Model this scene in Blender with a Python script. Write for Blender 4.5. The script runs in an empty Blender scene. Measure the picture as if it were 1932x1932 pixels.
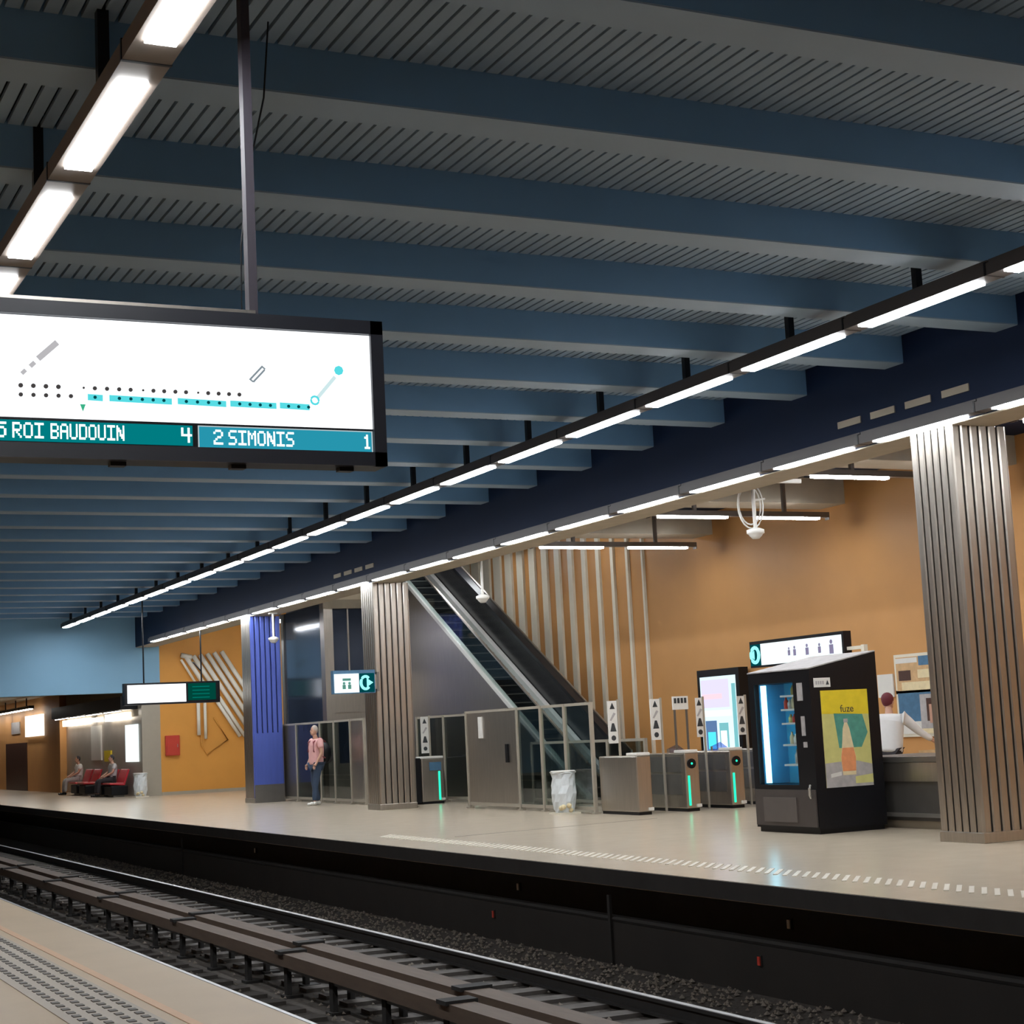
import bpy, bmesh, math, random
from mathutils import Vector, Matrix
random.seed(7)
sc = bpy.context.scene
COL = sc.collection
# ------------------------------------------------------------------ camera
F_PX = 3216.0
YAW, PIT, ROLL = math.radians(26.065), math.radians(7.3), math.radians(-2.828)
fw = Vector((math.sin(YAW)*math.cos(PIT), math.cos(YAW)*math.cos(PIT), math.sin(PIT)))
r0 = Vector((math.cos(YAW), -math.sin(YAW), 0)); u0 = r0.cross(fw)
rt = r0*math.cos(ROLL) + u0*math.sin(ROLL); up = -r0*math.sin(ROLL) + u0*math.cos(ROLL)
cam_d = bpy.data.cameras.new('camera'); cam = bpy.data.objects.new('camera', cam_d); COL.objects.link(cam)
cam_d.sensor_width = 36.0; cam_d.lens = 36.0*F_PX/1932.0; cam_d.clip_end = 400
mw = Matrix((( rt.x, up.x, -fw.x, 0.0), (rt.y, up.y, -fw.y, 0.0), (rt.z, up.z, -fw.z, 1.5), (0, 0, 0, 1)))
cam.matrix_world = mw
sc.camera = cam
# ------------------------------------------------------------------ world, exposure
w = bpy.data.worlds.new('world'); sc.world = w; w.use_nodes = True
w.node_tree.nodes['Background'].inputs[0].default_value = (0.02, 0.025, 0.035, 1)
w.node_tree.nodes['Background'].inputs[1].default_value = 0.3
vs = sc.view_settings
vs.view_transform = 'Standard'; vs.look = 'None'; vs.gamma = 1.0; vs.use_curve_mapping = False
vs.exposure = 0.0
LAMP = 48.0            # radiance of the strip-light diffusers
try:
    sc.cycles.use_denoising = True
    sc.cycles.max_bounces = 6; sc.cycles.diffuse_bounces = 3; sc.cycles.glossy_bounces = 2
    sc.cycles.use_adaptive_sampling = True; sc.cycles.adaptive_threshold = 0.12; sc.cycles.adaptive_min_samples = 32
    sc.cycles.transparent_max_bounces = 8
    sc.cycles.time_limit = 1000
    sc.cycles.sample_clamp_indirect = 3.0
except Exception:
    pass

# ------------------------------------------------------------------ materials
MATS = {}
def mat(name, col, rough=0.6, metal=0.0, var=0.12, scale=6.0, bump=0.0, stretch=None, spec=None, coat=0.0):
    if name in MATS: return MATS[name]
    m = bpy.data.materials.new(name); m.use_nodes = True; nt = m.node_tree; b = nt.nodes['Principled BSDF']
    tc = nt.nodes.new('ShaderNodeTexCoord'); mp = nt.nodes.new('ShaderNodeMapping')
    nt.links.new(tc.outputs['Object'], mp.inputs['Vector'])
    if stretch: mp.inputs['Scale'].default_value = stretch
    n = nt.nodes.new('ShaderNodeTexNoise'); n.inputs['Scale'].default_value = scale; n.inputs['Detail'].default_value = 4
    nt.links.new(mp.outputs['Vector'], n.inputs['Vector'])
    cr = nt.nodes.new('ShaderNodeMix'); cr.data_type = 'RGBA'
    c0 = [c*(1-var) for c in col]; c1 = [min(1, c*(1+var)) for c in col]
    cr.inputs[6].default_value = (*c0, 1); cr.inputs[7].default_value = (*c1, 1)
    nt.links.new(n.outputs['Fac'], cr.inputs[0]); nt.links.new(cr.outputs[2], b.inputs['Base Color'])
    b.inputs['Roughness'].default_value = rough; b.inputs['Metallic'].default_value = metal
    if spec is not None: b.inputs['Specular IOR Level'].default_value = spec
    if coat: b.inputs['Coat Weight'].default_value = coat; b.inputs['Coat Roughness'].default_value = 0.1
    if bump:
        bp = nt.nodes.new('ShaderNodeBump'); bp.inputs['Strength'].default_value = bump; bp.inputs['Distance'].default_value = 0.01
        nt.links.new(n.outputs['Fac'], bp.inputs['Height']); nt.links.new(bp.outputs['Normal'], b.inputs['Normal'])
    MATS[name] = m; return m
def emit(name, col, strength):
    if name in MATS: return MATS[name]
    m = bpy.data.materials.new(name); m.use_nodes = True; nt = m.node_tree
    if strength < 1.49: m.cycles.emission_sampling = 'NONE'      # small dim signs: found by bounced rays only, saves time
    for n in list(nt.nodes):
        if n.type != 'OUTPUT_MATERIAL': nt.nodes.remove(n)
    e = nt.nodes.new('ShaderNodeEmission'); e.inputs[0].default_value = (*col, 1); e.inputs[1].default_value = strength
    nt.links.new(e.outputs[0], [n for n in nt.nodes if n.type == 'OUTPUT_MATERIAL'][0].inputs[0])
    MATS[name] = m; return m
def glass(name, tint, refl=0.12, rough=0.02):
    if name in MATS: return MATS[name]
    m = bpy.data.materials.new(name); m.use_nodes = True; nt = m.node_tree
    for n in list(nt.nodes):
        if n.type != 'OUTPUT_MATERIAL': nt.nodes.remove(n)
    t = nt.nodes.new('ShaderNodeBsdfTransparent'); t.inputs[0].default_value = (*tint, 1)
    g = nt.nodes.new('ShaderNodeBsdfGlossy'); g.inputs['Roughness'].default_value = rough
    mx = nt.nodes.new('ShaderNodeMixShader'); mx.inputs[0].default_value = refl
    nt.links.new(t.outputs[0], mx.inputs[1]); nt.links.new(g.outputs[0], mx.inputs[2])
    nt.links.new(mx.outputs[0], [n for n in nt.nodes if n.type == 'OUTPUT_MATERIAL'][0].inputs[0])
    MATS[name] = m; return m

m_floor   = mat('terrazzo_floor', (0.56, 0.47, 0.36), 0.22, 0, 0.10, 3.0)
m_floor_n = mat('near_platform_floor', (0.50, 0.385, 0.26), 0.45, 0, 0.08, 2.0)
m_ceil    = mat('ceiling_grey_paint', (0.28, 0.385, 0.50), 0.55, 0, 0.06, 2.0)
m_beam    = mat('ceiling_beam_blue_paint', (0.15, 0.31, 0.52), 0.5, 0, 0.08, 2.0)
m_void    = mat('ceiling_void_black', (0.012, 0.016, 0.024), 0.9, 0, 0.1)
m_navy    = mat('navy_paint', (0.008, 0.017, 0.045), 0.6, 0, 0.08, 1.5, spec=0.12)
m_bluew   = mat('pale_blue_wall', (0.23, 0.44, 0.63), 0.6, 0, 0.06, 1.0)
m_orange  = mat('orange_wall_panel', (0.58, 0.29, 0.095), 0.55, 0, 0.10, 1.2, 0.05)
m_orangea = mat('deep_orange_wall_panel', (0.72, 0.33, 0.06), 0.55, 0, 0.10, 1.2, 0.05)
m_concr   = mat('beige_concrete', (0.42, 0.37, 0.29), 0.85, 0, 0.15, 3.0, 0.1)
m_steel   = mat('brushed_steel', (0.46, 0.42, 0.37), 0.30, 0.9, 0.14, 5.0, 0.0, (6, 6, 0.4))
m_steel_b = mat('bright_steel', (0.72, 0.70, 0.66), 0.28, 0.85, 0.06, 6.0)
m_steel_d = mat('dark_steel', (0.20, 0.19, 0.18), 0.35, 0.7, 0.12, 5.0)
m_bluep   = mat('blue_steel_panel', (0.10, 0.15, 0.55), 0.35, 0.35, 0.12, 3.0, 0, (4, 4, 0.5))
m_post    = mat('satin_steel_post', (0.44, 0.40, 0.33), 0.4, 0.3, 0.06)
m_slat    = mat('pale_aluminium_slat', (0.78, 0.73, 0.60), 0.45, 0.0, 0.08, 3.0)
m_black   = mat('black_plastic', (0.006, 0.0065, 0.009), 0.35, 0, 0.2, spec=0.3)
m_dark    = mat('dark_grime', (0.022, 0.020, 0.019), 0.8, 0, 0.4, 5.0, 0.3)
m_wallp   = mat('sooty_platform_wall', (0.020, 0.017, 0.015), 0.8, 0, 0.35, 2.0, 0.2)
m_ballast = mat('sooty_ballast', (0.075, 0.064, 0.056), 0.95, 0, 0.5, 25.0, 0.8)
m_sleeper = mat('oily_sleeper', (0.10, 0.088, 0.08), 0.85, 0, 0.35, 8.0, 0.2)
m_railtop = mat('polished_rail_head', (0.62, 0.62, 0.62), 0.4, 0.5, 0.05)
m_rust    = mat('rusty_brown_board', (0.125, 0.088, 0.064), 0.7, 0, 0.3, 4.0, 0.15, (4, 0.6, 4))
m_hous    = mat('lamp_housing', (0.24, 0.20, 0.17), 0.45, 0.3, 0.08)
m_hous_d  = mat('dark_lamp_housing', (0.085, 0.078, 0.078), 0.5, 0.2, 0.08)
m_white   = mat('white_enamel', (0.75, 0.74, 0.70), 0.45, 0, 0.05)
m_ivory   = mat('ivory_tube', (0.92, 0.88, 0.78), 0.35, 0, 0.05)
m_red     = mat('red_enamel', (0.55, 0.05, 0.03), 0.45, 0, 0.08)
m_seatred = mat('red_plastic_seat', (0.50, 0.03, 0.045), 0.3, 0, 0.08)
m_yellow  = mat('yellow_print', (0.80, 0.62, 0.03), 0.45, 0, 0.15, 9.0)
m_ygreen  = mat('pale_green_print', (0.62, 0.60, 0.22), 0.5, 0, 0.15, 9.0)
m_teal    = mat('teal_print', (0.08, 0.30, 0.24), 0.5, 0, 0.35, 12.0)
m_peach   = mat('peach_print', (0.80, 0.32, 0.14), 0.5, 0, 0.2, 14.0)
m_cream   = mat('cream_print', (0.80, 0.68, 0.42), 0.5, 0, 0.15, 14.0)
m_greyp   = mat('grey_print', (0.42, 0.40, 0.40), 0.5, 0, 0.35, 10.0)
m_ink     = mat('dark_ink', (0.03, 0.035, 0.04), 0.5, 0, 0.1)
m_bluepr  = mat('blue_print', (0.06, 0.16, 0.28), 0.5, 0, 0.4, 10.0)
m_sand    = mat('sand_print', (0.62, 0.40, 0.20), 0.5, 0, 0.35, 10.0)
m_skin    = mat('skin', (0.55, 0.31, 0.22), 0.5, 0, 0.06)
m_pink    = mat('pink_cotton', (0.80, 0.44, 0.43), 0.8, 0, 0.08, 9)
m_denim   = mat('dark_denim', (0.035, 0.06, 0.11), 0.85, 0, 0.15, 12)
m_whitec  = mat('white_cotton', (0.80, 0.79, 0.78), 0.8, 0, 0.05, 9)
m_grey_h  = mat('grey_hair', (0.45, 0.38, 0.33), 0.8, 0, 0.15)
m_maroon  = mat('maroon_cap', (0.14, 0.02, 0.03), 0.7, 0, 0.1)
m_darkc   = mat('dark_cloth', (0.035, 0.03, 0.035), 0.85, 0, 0.15)
m_bag     = mat('clear_plastic_bag', (0.72, 0.76, 0.78), 0.35, 0, 0.10, 14.0, 0.4)
m_brown   = mat('dark_brown_door', (0.07, 0.03, 0.022), 0.4, 0, 0.2)
m_dash    = mat('pale_tactile_bar', (0.68, 0.62, 0.52), 0.4, 0, 0.05)
m_stud    = mat('shadow_grey_stud', (0.16, 0.15, 0.14), 0.7, 0, 0.1)  # dark tone stands in for the shadows and gaps of the studs
m_tile    = mat('grey_tactile_tile', (0.43, 0.38, 0.32), 0.6, 0, 0.08)
m_strip   = mat('salmon_floor_strip', (0.62, 0.40, 0.25), 0.5, 0, 0.06)
e_lamp    = emit('lamp_diffuser', (0.94, 0.97, 1.0), LAMP)
e_white   = emit('screen_white', (0.93, 0.97, 1.0), 1.5)
e_teal    = emit('screen_teal', (0.0, 0.20, 0.22), 1.0)
e_cyan    = emit('screen_cyan', (0.02, 0.30, 0.42), 1.0)
e_text    = emit('screen_text', (0.85, 1.0, 0.98), 1.5)
e_dot     = emit('screen_grey_dot', (0.10, 0.09, 0.09), 0.6)
e_line    = emit('screen_cyan_line', (0.10, 0.72, 0.78), 1.0)
e_green   = emit('green_led', (0.02, 0.85, 0.45), 1.6)
e_led     = emit('machine_led_tube', (0.34, 0.82, 1.0), 6.0)
e_aqua    = emit('sign_aqua', (0.30, 0.95, 0.95), 1.3)
e_signd   = emit('sign_dark_teal', (0.0, 0.10, 0.12), 0.6)
e_dkgreen = emit('led_board_green', (0.0, 0.085, 0.06), 0.7)
e_dkgreen2= emit('led_board_text', (0.0, 0.22, 0.17), 0.8)
e_sign    = emit('sign_white', (0.86, 0.97, 0.98), 1.25)
e_warm    = emit('warm_panel', (1.0, 0.88, 0.72), 5.0)
e_far     = emit('far_lamp_diffuser', (1.0, 0.96, 0.9), 16.0)
e_square  = emit('lit_square_sign', (1.0, 0.95, 0.86), 1.4)
e_ad1     = emit('ad_pale', (0.62, 0.80, 0.86), 1.4)
e_ad2     = emit('ad_violet', (0.62, 0.58, 0.86), 1.4)
e_ad3     = emit('ad_cyan', (0.08, 0.66, 0.80), 1.4)
e_ad4     = emit('ad_teal', (0.16, 0.42, 0.45), 1.4)
e_ad5     = emit('ad_blue', (0.12, 0.22, 0.42), 1.0)
e_pink    = emit('ad_pinkish', (0.85, 0.55, 0.62), 1.4)
g_clear   = glass('clear_glass', (0.82, 0.88, 0.87), 0.10)
g_dark    = glass('smoked_glass', (0.55, 0.60, 0.60), 0.14)
m_lift    = mat('dark_blue_lift_glass', (0.035, 0.05, 0.085), 0.12, 0.25, 0.15, 1.0)

# ------------------------------------------------------------------ helpers
ORG = {}
class MB:
    def __init__(self): self.v = []; self.f = []
    def box(self, x0, y0, z0, x1, y1, z1):
        if x0 > x1: x0, x1 = x1, x0
        if y0 > y1: y0, y1 = y1, y0
        if z0 > z1: z0, z1 = z1, z0
        n = len(self.v)
        self.v += [(x0,y0,z0),(x1,y0,z0),(x1,y1,z0),(x0,y1,z0),(x0,y0,z1),(x1,y0,z1),(x1,y1,z1),(x0,y1,z1)]
        self.f += [tuple(n+i for i in q) for q in ((0,3,2,1),(4,5,6,7),(0,1,5,4),(1,2,6,5),(2,3,7,6),(3,0,4,7))]
        return self
    def prism(self, pts, d):
        """pts: closed 3D polygon (list), extruded by vector d"""
        n = len(self.v); k = len(pts); d = Vector(d)
        self.v += [tuple(p) for p in pts] + [tuple(Vector(p)+d) for p in pts]
        self.f.append(tuple(n+i for i in range(k))[::-1]); self.f.append(tuple(n+k+i for i in range(k)))
        for i in range(k):
            j = (i+1) % k; self.f.append((n+i, n+j, n+k+j, n+k+i))
        return self
    def tube(self, pts, r, seg=8, r2=None):
        pts = [Vector(p) for p in pts]; k = len(pts); n0 = len(self.v)
        for i, p in enumerate(pts):
            t = (pts[min(i+1, k-1)] - pts[max(i-1, 0)]).normalized()
            a = Vector((0, 0, 1)) if abs(t.z) < 0.9 else Vector((1, 0, 0))
            s = t.cross(a).normalized(); u = s.cross(t)
            rr = r if r2 is None else r + (r2-r)*i/max(1, k-1)
            for j in range(seg):
                an = 2*math.pi*j/seg
                self.v.append(tuple(p + (s*math.cos(an) + u*math.sin(an))*rr))
        for i in range(k-1):
            for j in range(seg):
                a, b = n0+i*seg+j, n0+i*seg+(j+1) % seg
                self.f.append((a, b, b+seg, a+seg))
        self.f.append(tuple(n0+j for j in range(seg))[::-1]); self.f.append(tuple(n0+(k-1)*seg+j for j in range(seg)))
        return self
    def ball(self, c, rx, ry, rz, seg=14, rings=9):
        n0 = len(self.v); c = Vector(c)
        for i in range(1, rings):
            th = math.pi*i/rings
            for j in range(seg):
                ph = 2*math.pi*j/seg
                self.v.append((c.x+rx*math.sin(th)*math.cos(ph), c.y+ry*math.sin(th)*math.sin(ph), c.z+rz*math.cos(th)))
        t = len(self.v); self.v.append((c.x, c.y, c.z+rz)); self.v.append((c.x, c.y, c.z-rz))
        for i in range(rings-2):
            for j in range(seg):
                a, b = n0+i*seg+j, n0+i*seg+(j+1) % seg
                self.f.append((a, a+seg, b+seg, b))
        for j in range(seg):
            self.f.append((t, n0+j, n0+(j+1) % seg))
            e = n0+(rings-2)*seg
            self.f.append((t+1, e+(j+1) % seg, e+j))
        return self
    def lathe(self, c, prof, seg=16):
        n0 = len(self.v); c = Vector(c); k = len(prof)
        for (r, z) in prof:
            for j in range(seg):
                a = 2*math.pi*j/seg; self.v.append((c.x+r*math.cos(a), c.y+r*math.sin(a), c.z+z))
        for i in range(k-1):
            for j in range(seg):
                a, b = n0+i*seg+j, n0+i*seg+(j+1) % seg
                self.f.append((a, b, b+seg, a+seg))
        self.f.append(tuple(n0+j for j in range(seg))[::-1]); self.f.append(tuple(n0+(k-1)*seg+j for j in range(seg)))
        return self
    def mesh(self, name, m, org=Vector((0, 0, 0)), smooth=False):
        me = bpy.data.meshes.new(name)
        me.from_pydata([tuple(Vector(p)-org) for p in self.v], [], self.f); me.update()
        me.materials.append(m)
        if smooth:
            for p in me.polygons: p.use_smooth = True
        return me
    def build(self, name, m, parent=None, smooth=False, bevel=0.0, org=None, label=None):
        o0 = ORG.get(parent.name if parent else None, Vector((0, 0, 0)))
        oo = Vector(org) if org is not None else o0
        me = self.mesh(name, m, oo, smooth)
        o = bpy.data.objects.new(name, me); COL.objects.link(o)
        if parent:
            o.parent = parent; o.location = oo - o0
        else:
            o.location = oo
        ORG[o.name] = oo
        if bevel:
            b = o.modifiers.new('bevel', 'BEVEL'); b.width = bevel; b.segments = 2; b.limit_method = 'ANGLE'
        if label: o['label'] = label
        return o
def inst(name, me, loc, parent):
    o0 = ORG.get(parent.name if parent else None, Vector((0, 0, 0)))
    o = bpy.data.objects.new(name, me); COL.objects.link(o); o.parent = parent; o.location = Vector(loc) - o0
    ORG[o.name] = Vector(loc)
    return o
def thing(name, label, cat, loc, group=None):
    o = bpy.data.objects.new(name, None); COL.objects.link(o); o.location = loc; o.empty_display_size = 0.2
    ORG[o.name] = Vector(loc); o['label'] = label; o['category'] = cat
    if group: o['group'] = group
    return o
def tag(o, label, cat, group=None):
    o['label'] = label; o['category'] = cat
    if group: o['group'] = group
    return o
def struct(o, label=None):
    o['kind'] = 'structure'
    if label: o['label'] = label
    return o
def B(*a): return MB().box(*a)
ORD = ['first','second','third','fourth','fifth','sixth','seventh','eighth','ninth','tenth','eleventh','twelfth','thirteenth','fourteenth','fifteenth','sixteenth','seventeenth','eighteenth','nineteenth','twentieth','twenty-first','twenty-second','twenty-third','twenty-fourth']

# flat lettering: pixel glyphs (dot-matrix display) and font text
GLY = {'R':'11110,10001,10001,11110,10100,10010,10001','O':'01110,10001,10001,10001,10001,10001,01110','I':'11111,00100,00100,00100,00100,00100,11111',
'B':'11110,10001,10001,11110,10001,10001,11110','A':'01110,10001,10001,11111,10001,10001,10001','U':'10001,10001,10001,10001,10001,10001,01110',
'D':'11110,10001,10001,10001,10001,10001,11110','N':'10001,11001,11101,10101,10111,10011,10001','S':'01111,10000,10000,01110,00001,00001,11110',
'M':'10001,11011,10101,10101,10001,10001,10001','1':'00100,01100,00100,00100,00100,00100,01110','2':'01110,10001,00001,00110,01000,10000,11111',
'4':'10010,10010,10010,11111,00010,00010,00010','5':'11111,10000,11110,00001,00001,10001,01110',' ':'00000,'*6+'00000'}
def pixel_text(mb, s, x0, z0, h, y, wscale=1.0, depth=0.004):
    p = h/7.0; px = p*wscale
    for k, ch in enumerate(s):
        rows = GLY[ch].split(',')
        for r, row in enumerate(rows):
            c = 0
            while c < 5:
                if row[c] == '1':
                    e = c
                    while e+1 < 5 and row[e+1] == '1': e += 1
                    xa = x0 + (k*6+c)*px; xb = x0 + (k*6+e+1)*px
                    zt = z0 + (7-r)*p
                    mb.box(xa, y-depth, zt-p, xb, y, zt)
                    c = e+1
                else: c += 1
    return x0 + len(s)*6*px
def font_mesh(name, s, size, m, mtx, parent):
    cu = bpy.data.curves.new(name, 'FONT'); cu.body = s; cu.size = size; cu.extrude = 0.001
    t = bpy.data.objects.new(name+'_tmp', cu); COL.objects.link(t)
    dg = bpy.context.evaluated_depsgraph_get(); me = bpy.data.meshes.new_from_object(t.evaluated_get(dg))
    bpy.data.objects.remove(t); bpy.data.curves.remove(cu)
    o0 = ORG.get(parent.name, Vector((0, 0, 0)))
    me.transform(Matrix.Translation(-o0) @ mtx); me.materials.clear(); me.materials.append(m)
    o = bpy.data.objects.new(name, me); COL.objects.link(o); o.parent = parent; ORG[o.name] = o0
    return o
def facing_mx(loc, right, upv=(0, 0, 1)):
    r = Vector(right).normalized(); u = Vector(upv).normalized(); n = r.cross(u)
    return Matrix(((r.x, u.x, n.x, loc[0]), (r.y, u.y, n.y, loc[1]), (r.z, u.z, n.z, loc[2]), (0, 0, 0, 1)))

# ================================================================== THE SETTING
YA, YB = -6.0, 54.5        # station hall
# far platform
fl = struct(B(8.85, YA, -0.18, 18.9, 92, 0.0).build('floor', m_floor), 'beige polished floor of the far platform and concourse')
B(8.83, YA, -0.17, 8.85, 92, -0.005).build('edge_nosing', m_dark, fl)
ba = math.radians(41); bdx, bdy = math.sin(ba), math.cos(ba)
bar = MB().prism([(-.27*bdx-.022*bdy, -.27*bdy+.022*bdx, 0), (-.27*bdx+.022*bdy, -.27*bdy-.022*bdx, 0), (.27*bdx+.022*bdy, .27*bdy-.022*bdx, 0), (.27*bdx-.022*bdy, .27*bdy+.022*bdx, 0)], (0, 0, 0.006)).mesh('tactile_bar', m_dash)
for i in range(104): inst('tactile_bar', bar, (9.66, 8.6+0.156*i, 0.0), fl)
MB().prism([(10.2, 23.25, 0.0), (14.0, 23.9, 0.0), (14.0, 23.94, 0.0), (10.2, 23.3, 0.0)], (0, 0, 0.003)).build('floor_joint', mat('floor_joint', (0.22, 0.18, 0.14), 0.7), fl)
# platform side wall with a recess under the slab
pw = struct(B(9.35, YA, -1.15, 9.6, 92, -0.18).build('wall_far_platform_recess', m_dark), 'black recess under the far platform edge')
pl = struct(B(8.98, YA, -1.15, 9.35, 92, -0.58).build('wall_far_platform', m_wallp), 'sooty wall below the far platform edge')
MB().tube([(9.0, YA, -0.55), (9.0, 92, -0.55)], 0.03, 6).build('cable_ledge', m_dark, pl)
for yy in (16.4, 34): B(8.95, yy, -1.12, 8.98, yy+0.05, -0.3).build('conduit', m_dark, pl)
# pit
pit = struct(B(3.0, YA, -1.25, 9.4, 92, -1.14).build('floor_track_bed', m_ballast), 'sooty ballast of the track bed')
# near platform
nf = struct(B(-4.6, YA, -0.18, 3.03, 92, 0.0).build('floor_near_platform', m_floor_n), 'tan near platform floor')
struct(B(2.55, YA, -1.15, 2.75, 92, -0.18).build('wall_near_platform', m_dark))
B(2.50, YA, 0.0, 2.56, 60, 0.004).build('salmon_strip', m_strip, nf)
B(1.95, YA, 0.0, 2.42, 60, 0.005).build('tactile_paving', m_tile, nf)
B(3.03, YA, -0.16, 3.045, 92, -0.004).build('edge_nosing', m_dark, nf)
stud = B(-0.022, -0.036, 0, 0.022, 0.036, 0.006).mesh('tactile_stud', m_stud)
for k, xs in enumerate((2.36, 2.255, 2.14, 2.035)):
    for i in range(70): inst('tactile_stud', stud, (xs, 8.9+0.155*i+0.05*k, 0.005), nf)
# ceiling: black void board, cross beams and slatted bays
BP, ZB, ZT = 1.95, 5.60, 5.92
ce = struct(B(-4.6, YA, 6.02, 13.0, YB, 6.12).build('ceiling', m_void), 'blue-grey station ceiling of cross beams and slatted bays')
BW = 0.36
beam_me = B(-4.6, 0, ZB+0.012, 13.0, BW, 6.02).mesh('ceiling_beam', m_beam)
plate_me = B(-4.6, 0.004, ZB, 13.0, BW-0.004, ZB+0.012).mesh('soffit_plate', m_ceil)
ks = range(-7, 24)
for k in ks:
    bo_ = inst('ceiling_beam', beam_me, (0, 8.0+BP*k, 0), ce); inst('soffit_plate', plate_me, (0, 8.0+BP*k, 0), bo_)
slat_me = B(-0.044, BW, 0, 0.044, BP, 0.035).mesh('slat', m_ceil)
rest = MB()
view = {0: (1.2, 9.3), 1: (1.5, 11.2), 2: (1.9, 12.4)}
x = -4.5; xs_all = []
while x < 12.95: xs_all.append(x); x += 0.113
for k in ks:
    y0 = 8.0+BP*k
    if k < -2 or k > 12:
        rest.box(-4.6, y0+BW, ZT, 13.0, y0+BP, ZT+0.035); continue
    for xx in xs_all:
        if k in view and view[k][0] <= xx <= view[k][1]:
            inst('slat', slat_me, (xx, y0, ZT), ce)
        else: rest.box(xx-0.044, y0+BW, ZT, xx+0.044, y0+BP, ZT+0.035)
ro = rest.build('slat_field', m_ceil, ce); ro['kind'] = 'stuff'
# fascia beam over the columns
fa = struct(B(13.0, YA, 4.74, 13.65, YB, 6.1).build('trim_1', m_navy), 'navy longitudinal fascia beam above the columns')
B(13.02, YA, 4.725, 13.63, YB, 4.74).build('soffit_strip', m_concr, fa)
for yb in (14.95, 33.55):
    for i in range(4):
        v = B(12.985, yb-0.25+0.66*i, 5.045, 13.0, yb+0.21+0.66*i, 5.13).build('vent_slot', m_concr, fa)
# end wall over the opening
we = struct(B(-4.6, YB, 3.3, 13.75, YB+0.4, 6.1).build('wall_end', m_bluew), 'pale blue end wall above the tunnel opening')
B(13.25, YB-0.06, 3.3, 13.75, YB, 6.0).build('pilaster', m_bluew, we)
struct(B(-4.6, YB, -1.2, 2.4, YB+0.4, 3.3).build('wall_end_lower', m_bluew))
# orange wall with the tubular artwork
wa = struct(B(13.75, YB, 0, 18.9, YB+0.4, 7.2).build('wall_end_concourse', m_orangea), 'orange end wall carrying the tubular relief')
struct(B(13.75, YB-0.03, 0, 18.5, YB, 0.10).build('baseboard_end', m_concr))
# back wall of the concourse
wb = struct(B(18.5, YA, 0, 18.9, YB, 7.2).build('wall_back', m_orange), 'orange back wall of the ticket concourse')
slw = {0: .10}
for i in range(15):
    yy = 31.5+0.66*i
    wd = 0.07 + 0.03*i
    B(18.44, yy-wd/2, 0.0, 18.5, yy+wd/2, 6.45).build('slat', m_slat, wb)
struct(B(18.42, 38.9+2.2, 0, 18.5, YB, 6.4).build('trim_2', m_slat), 'pale cladding behind the escalator')
# concourse ceiling
cc = struct(B(13.65, YA, 5.65, 18.5, 31.3, 5.8).build('ceiling_concourse', m_navy), 'navy concourse ceiling with concrete beams')
for yb in (2.6, 6.95, 11.3, 15.65, 20.0, 24.37, 28.74):
    B(13.65, yb, 5.2, 18.5, yb+0.75, 5.65).build('concrete_beam', m_concr, cc)
struct(B(13.65, 31.3, 6.45, 18.5, YB, 6.6).build('ceiling_stairwell', m_concr))
struct(B(13.65, 31.2, 5.65, 18.5, 31.3, 6.6).build('wall_stairwell', m_concr))
# near side and ends (outside the frame)
struct(B(-4.9, YA, 0, -4.6, YB, 6.1).build('wall_near', m_orange))
struct(B(-4.9, YA-0.3, -1.2, 18.9, YA, 7.2).build('wall_rear', m_orange))
# the platform beyond the end wall
XB = 12.9
struct(B(2.4, YB+0.4, 3.75, 14.5, 92, 3.9).build('ceiling_beyond', m_concr), 'beige low ceiling beyond the end wall')
wo = struct(B(XB, 66.5, 0, XB+0.3, 92, 3.75).build('wall_beyond_orange', m_orange), 'orange side wall far beyond the end wall')
ws = struct(B(XB+0.25, YB+0.4, 0, XB+0.5, 66.5, 2.55).build('wall_beyond_steel', mat('pale_bay_steel', (0.46, 0.42, 0.38), 0.4, 0.35, 0.12, 2.0)), 'steel clad waiting bay beyond the end wall')
struct(B(XB+0.25, YB+0.4, 2.55, XB+0.5, 66.5, 3.75).build('wall_beyond_upper', m_concr))
struct(B(XB-0.3, YB+0.5, 2.78, XB+0.25, 66.5, 3.2).build('trim_3', m_black), 'dark bulkhead over the waiting bay')
struct(B(13.15, YB, 0, 13.75, YB+0.42, 3.3).build('trim_4', m_post), 'pale jamb at the right end of the waiting bay')
struct(B(2.4, 92, -1.2, 14.5, 92.3, 3.9).build('wall_tunnel_end', m_dark))
struct(B(2.1, YB+0.4, -1.2, 2.4, 92, 3.9).build('wall_tunnel_near', m_dark))
struct(B(XB-0.02, 73.4, 0, XB, 78.6, 2.0).build('door_1', m_brown), 'dark brown doorway in the far orange wall')
# light lettering panels on the far wall
for (nm, lb, ct, y0, y1, z0, z1, mm, xo) in (
    ('lit_wall_sign', 'square white lit sign on the far orange wall', 'sign', 69.6, 73.2, 2.22, 3.08, e_square, XB-0.12),
    ('wall_notice', 'small grey notice beside the square lit sign', 'notice', 75.0, 77.0, 2.4, 2.9, m_greyp, XB-0.04)):
    tag(B(xo, y0, z0, XB, y1, z1).build(nm, mm, None, org=(XB, y0, z0)), lb, ct)
for (nm, lb, y0, y1, z0, z1, mm) in (
    ('bay_header_panel', 'long cream lit header panel at the left end of the waiting bay', 62.0, 66.2, 2.48, 2.70, e_warm),
    ('bay_header_panel', 'cream lit header panel over the right hand seats', 55.9, 58.9, 2.48, 2.71, e_warm),
    ('bay_small_sign', 'small pale sign between the two lit header panels', 60.0, 61.0, 2.52, 2.66, e_warm)):
    tag(B(XB+0.05, y0, z0, XB+0.249, y1, z1).build(nm, mm, None, org=(XB+.25, y0, z0)), lb, 'sign')
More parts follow.
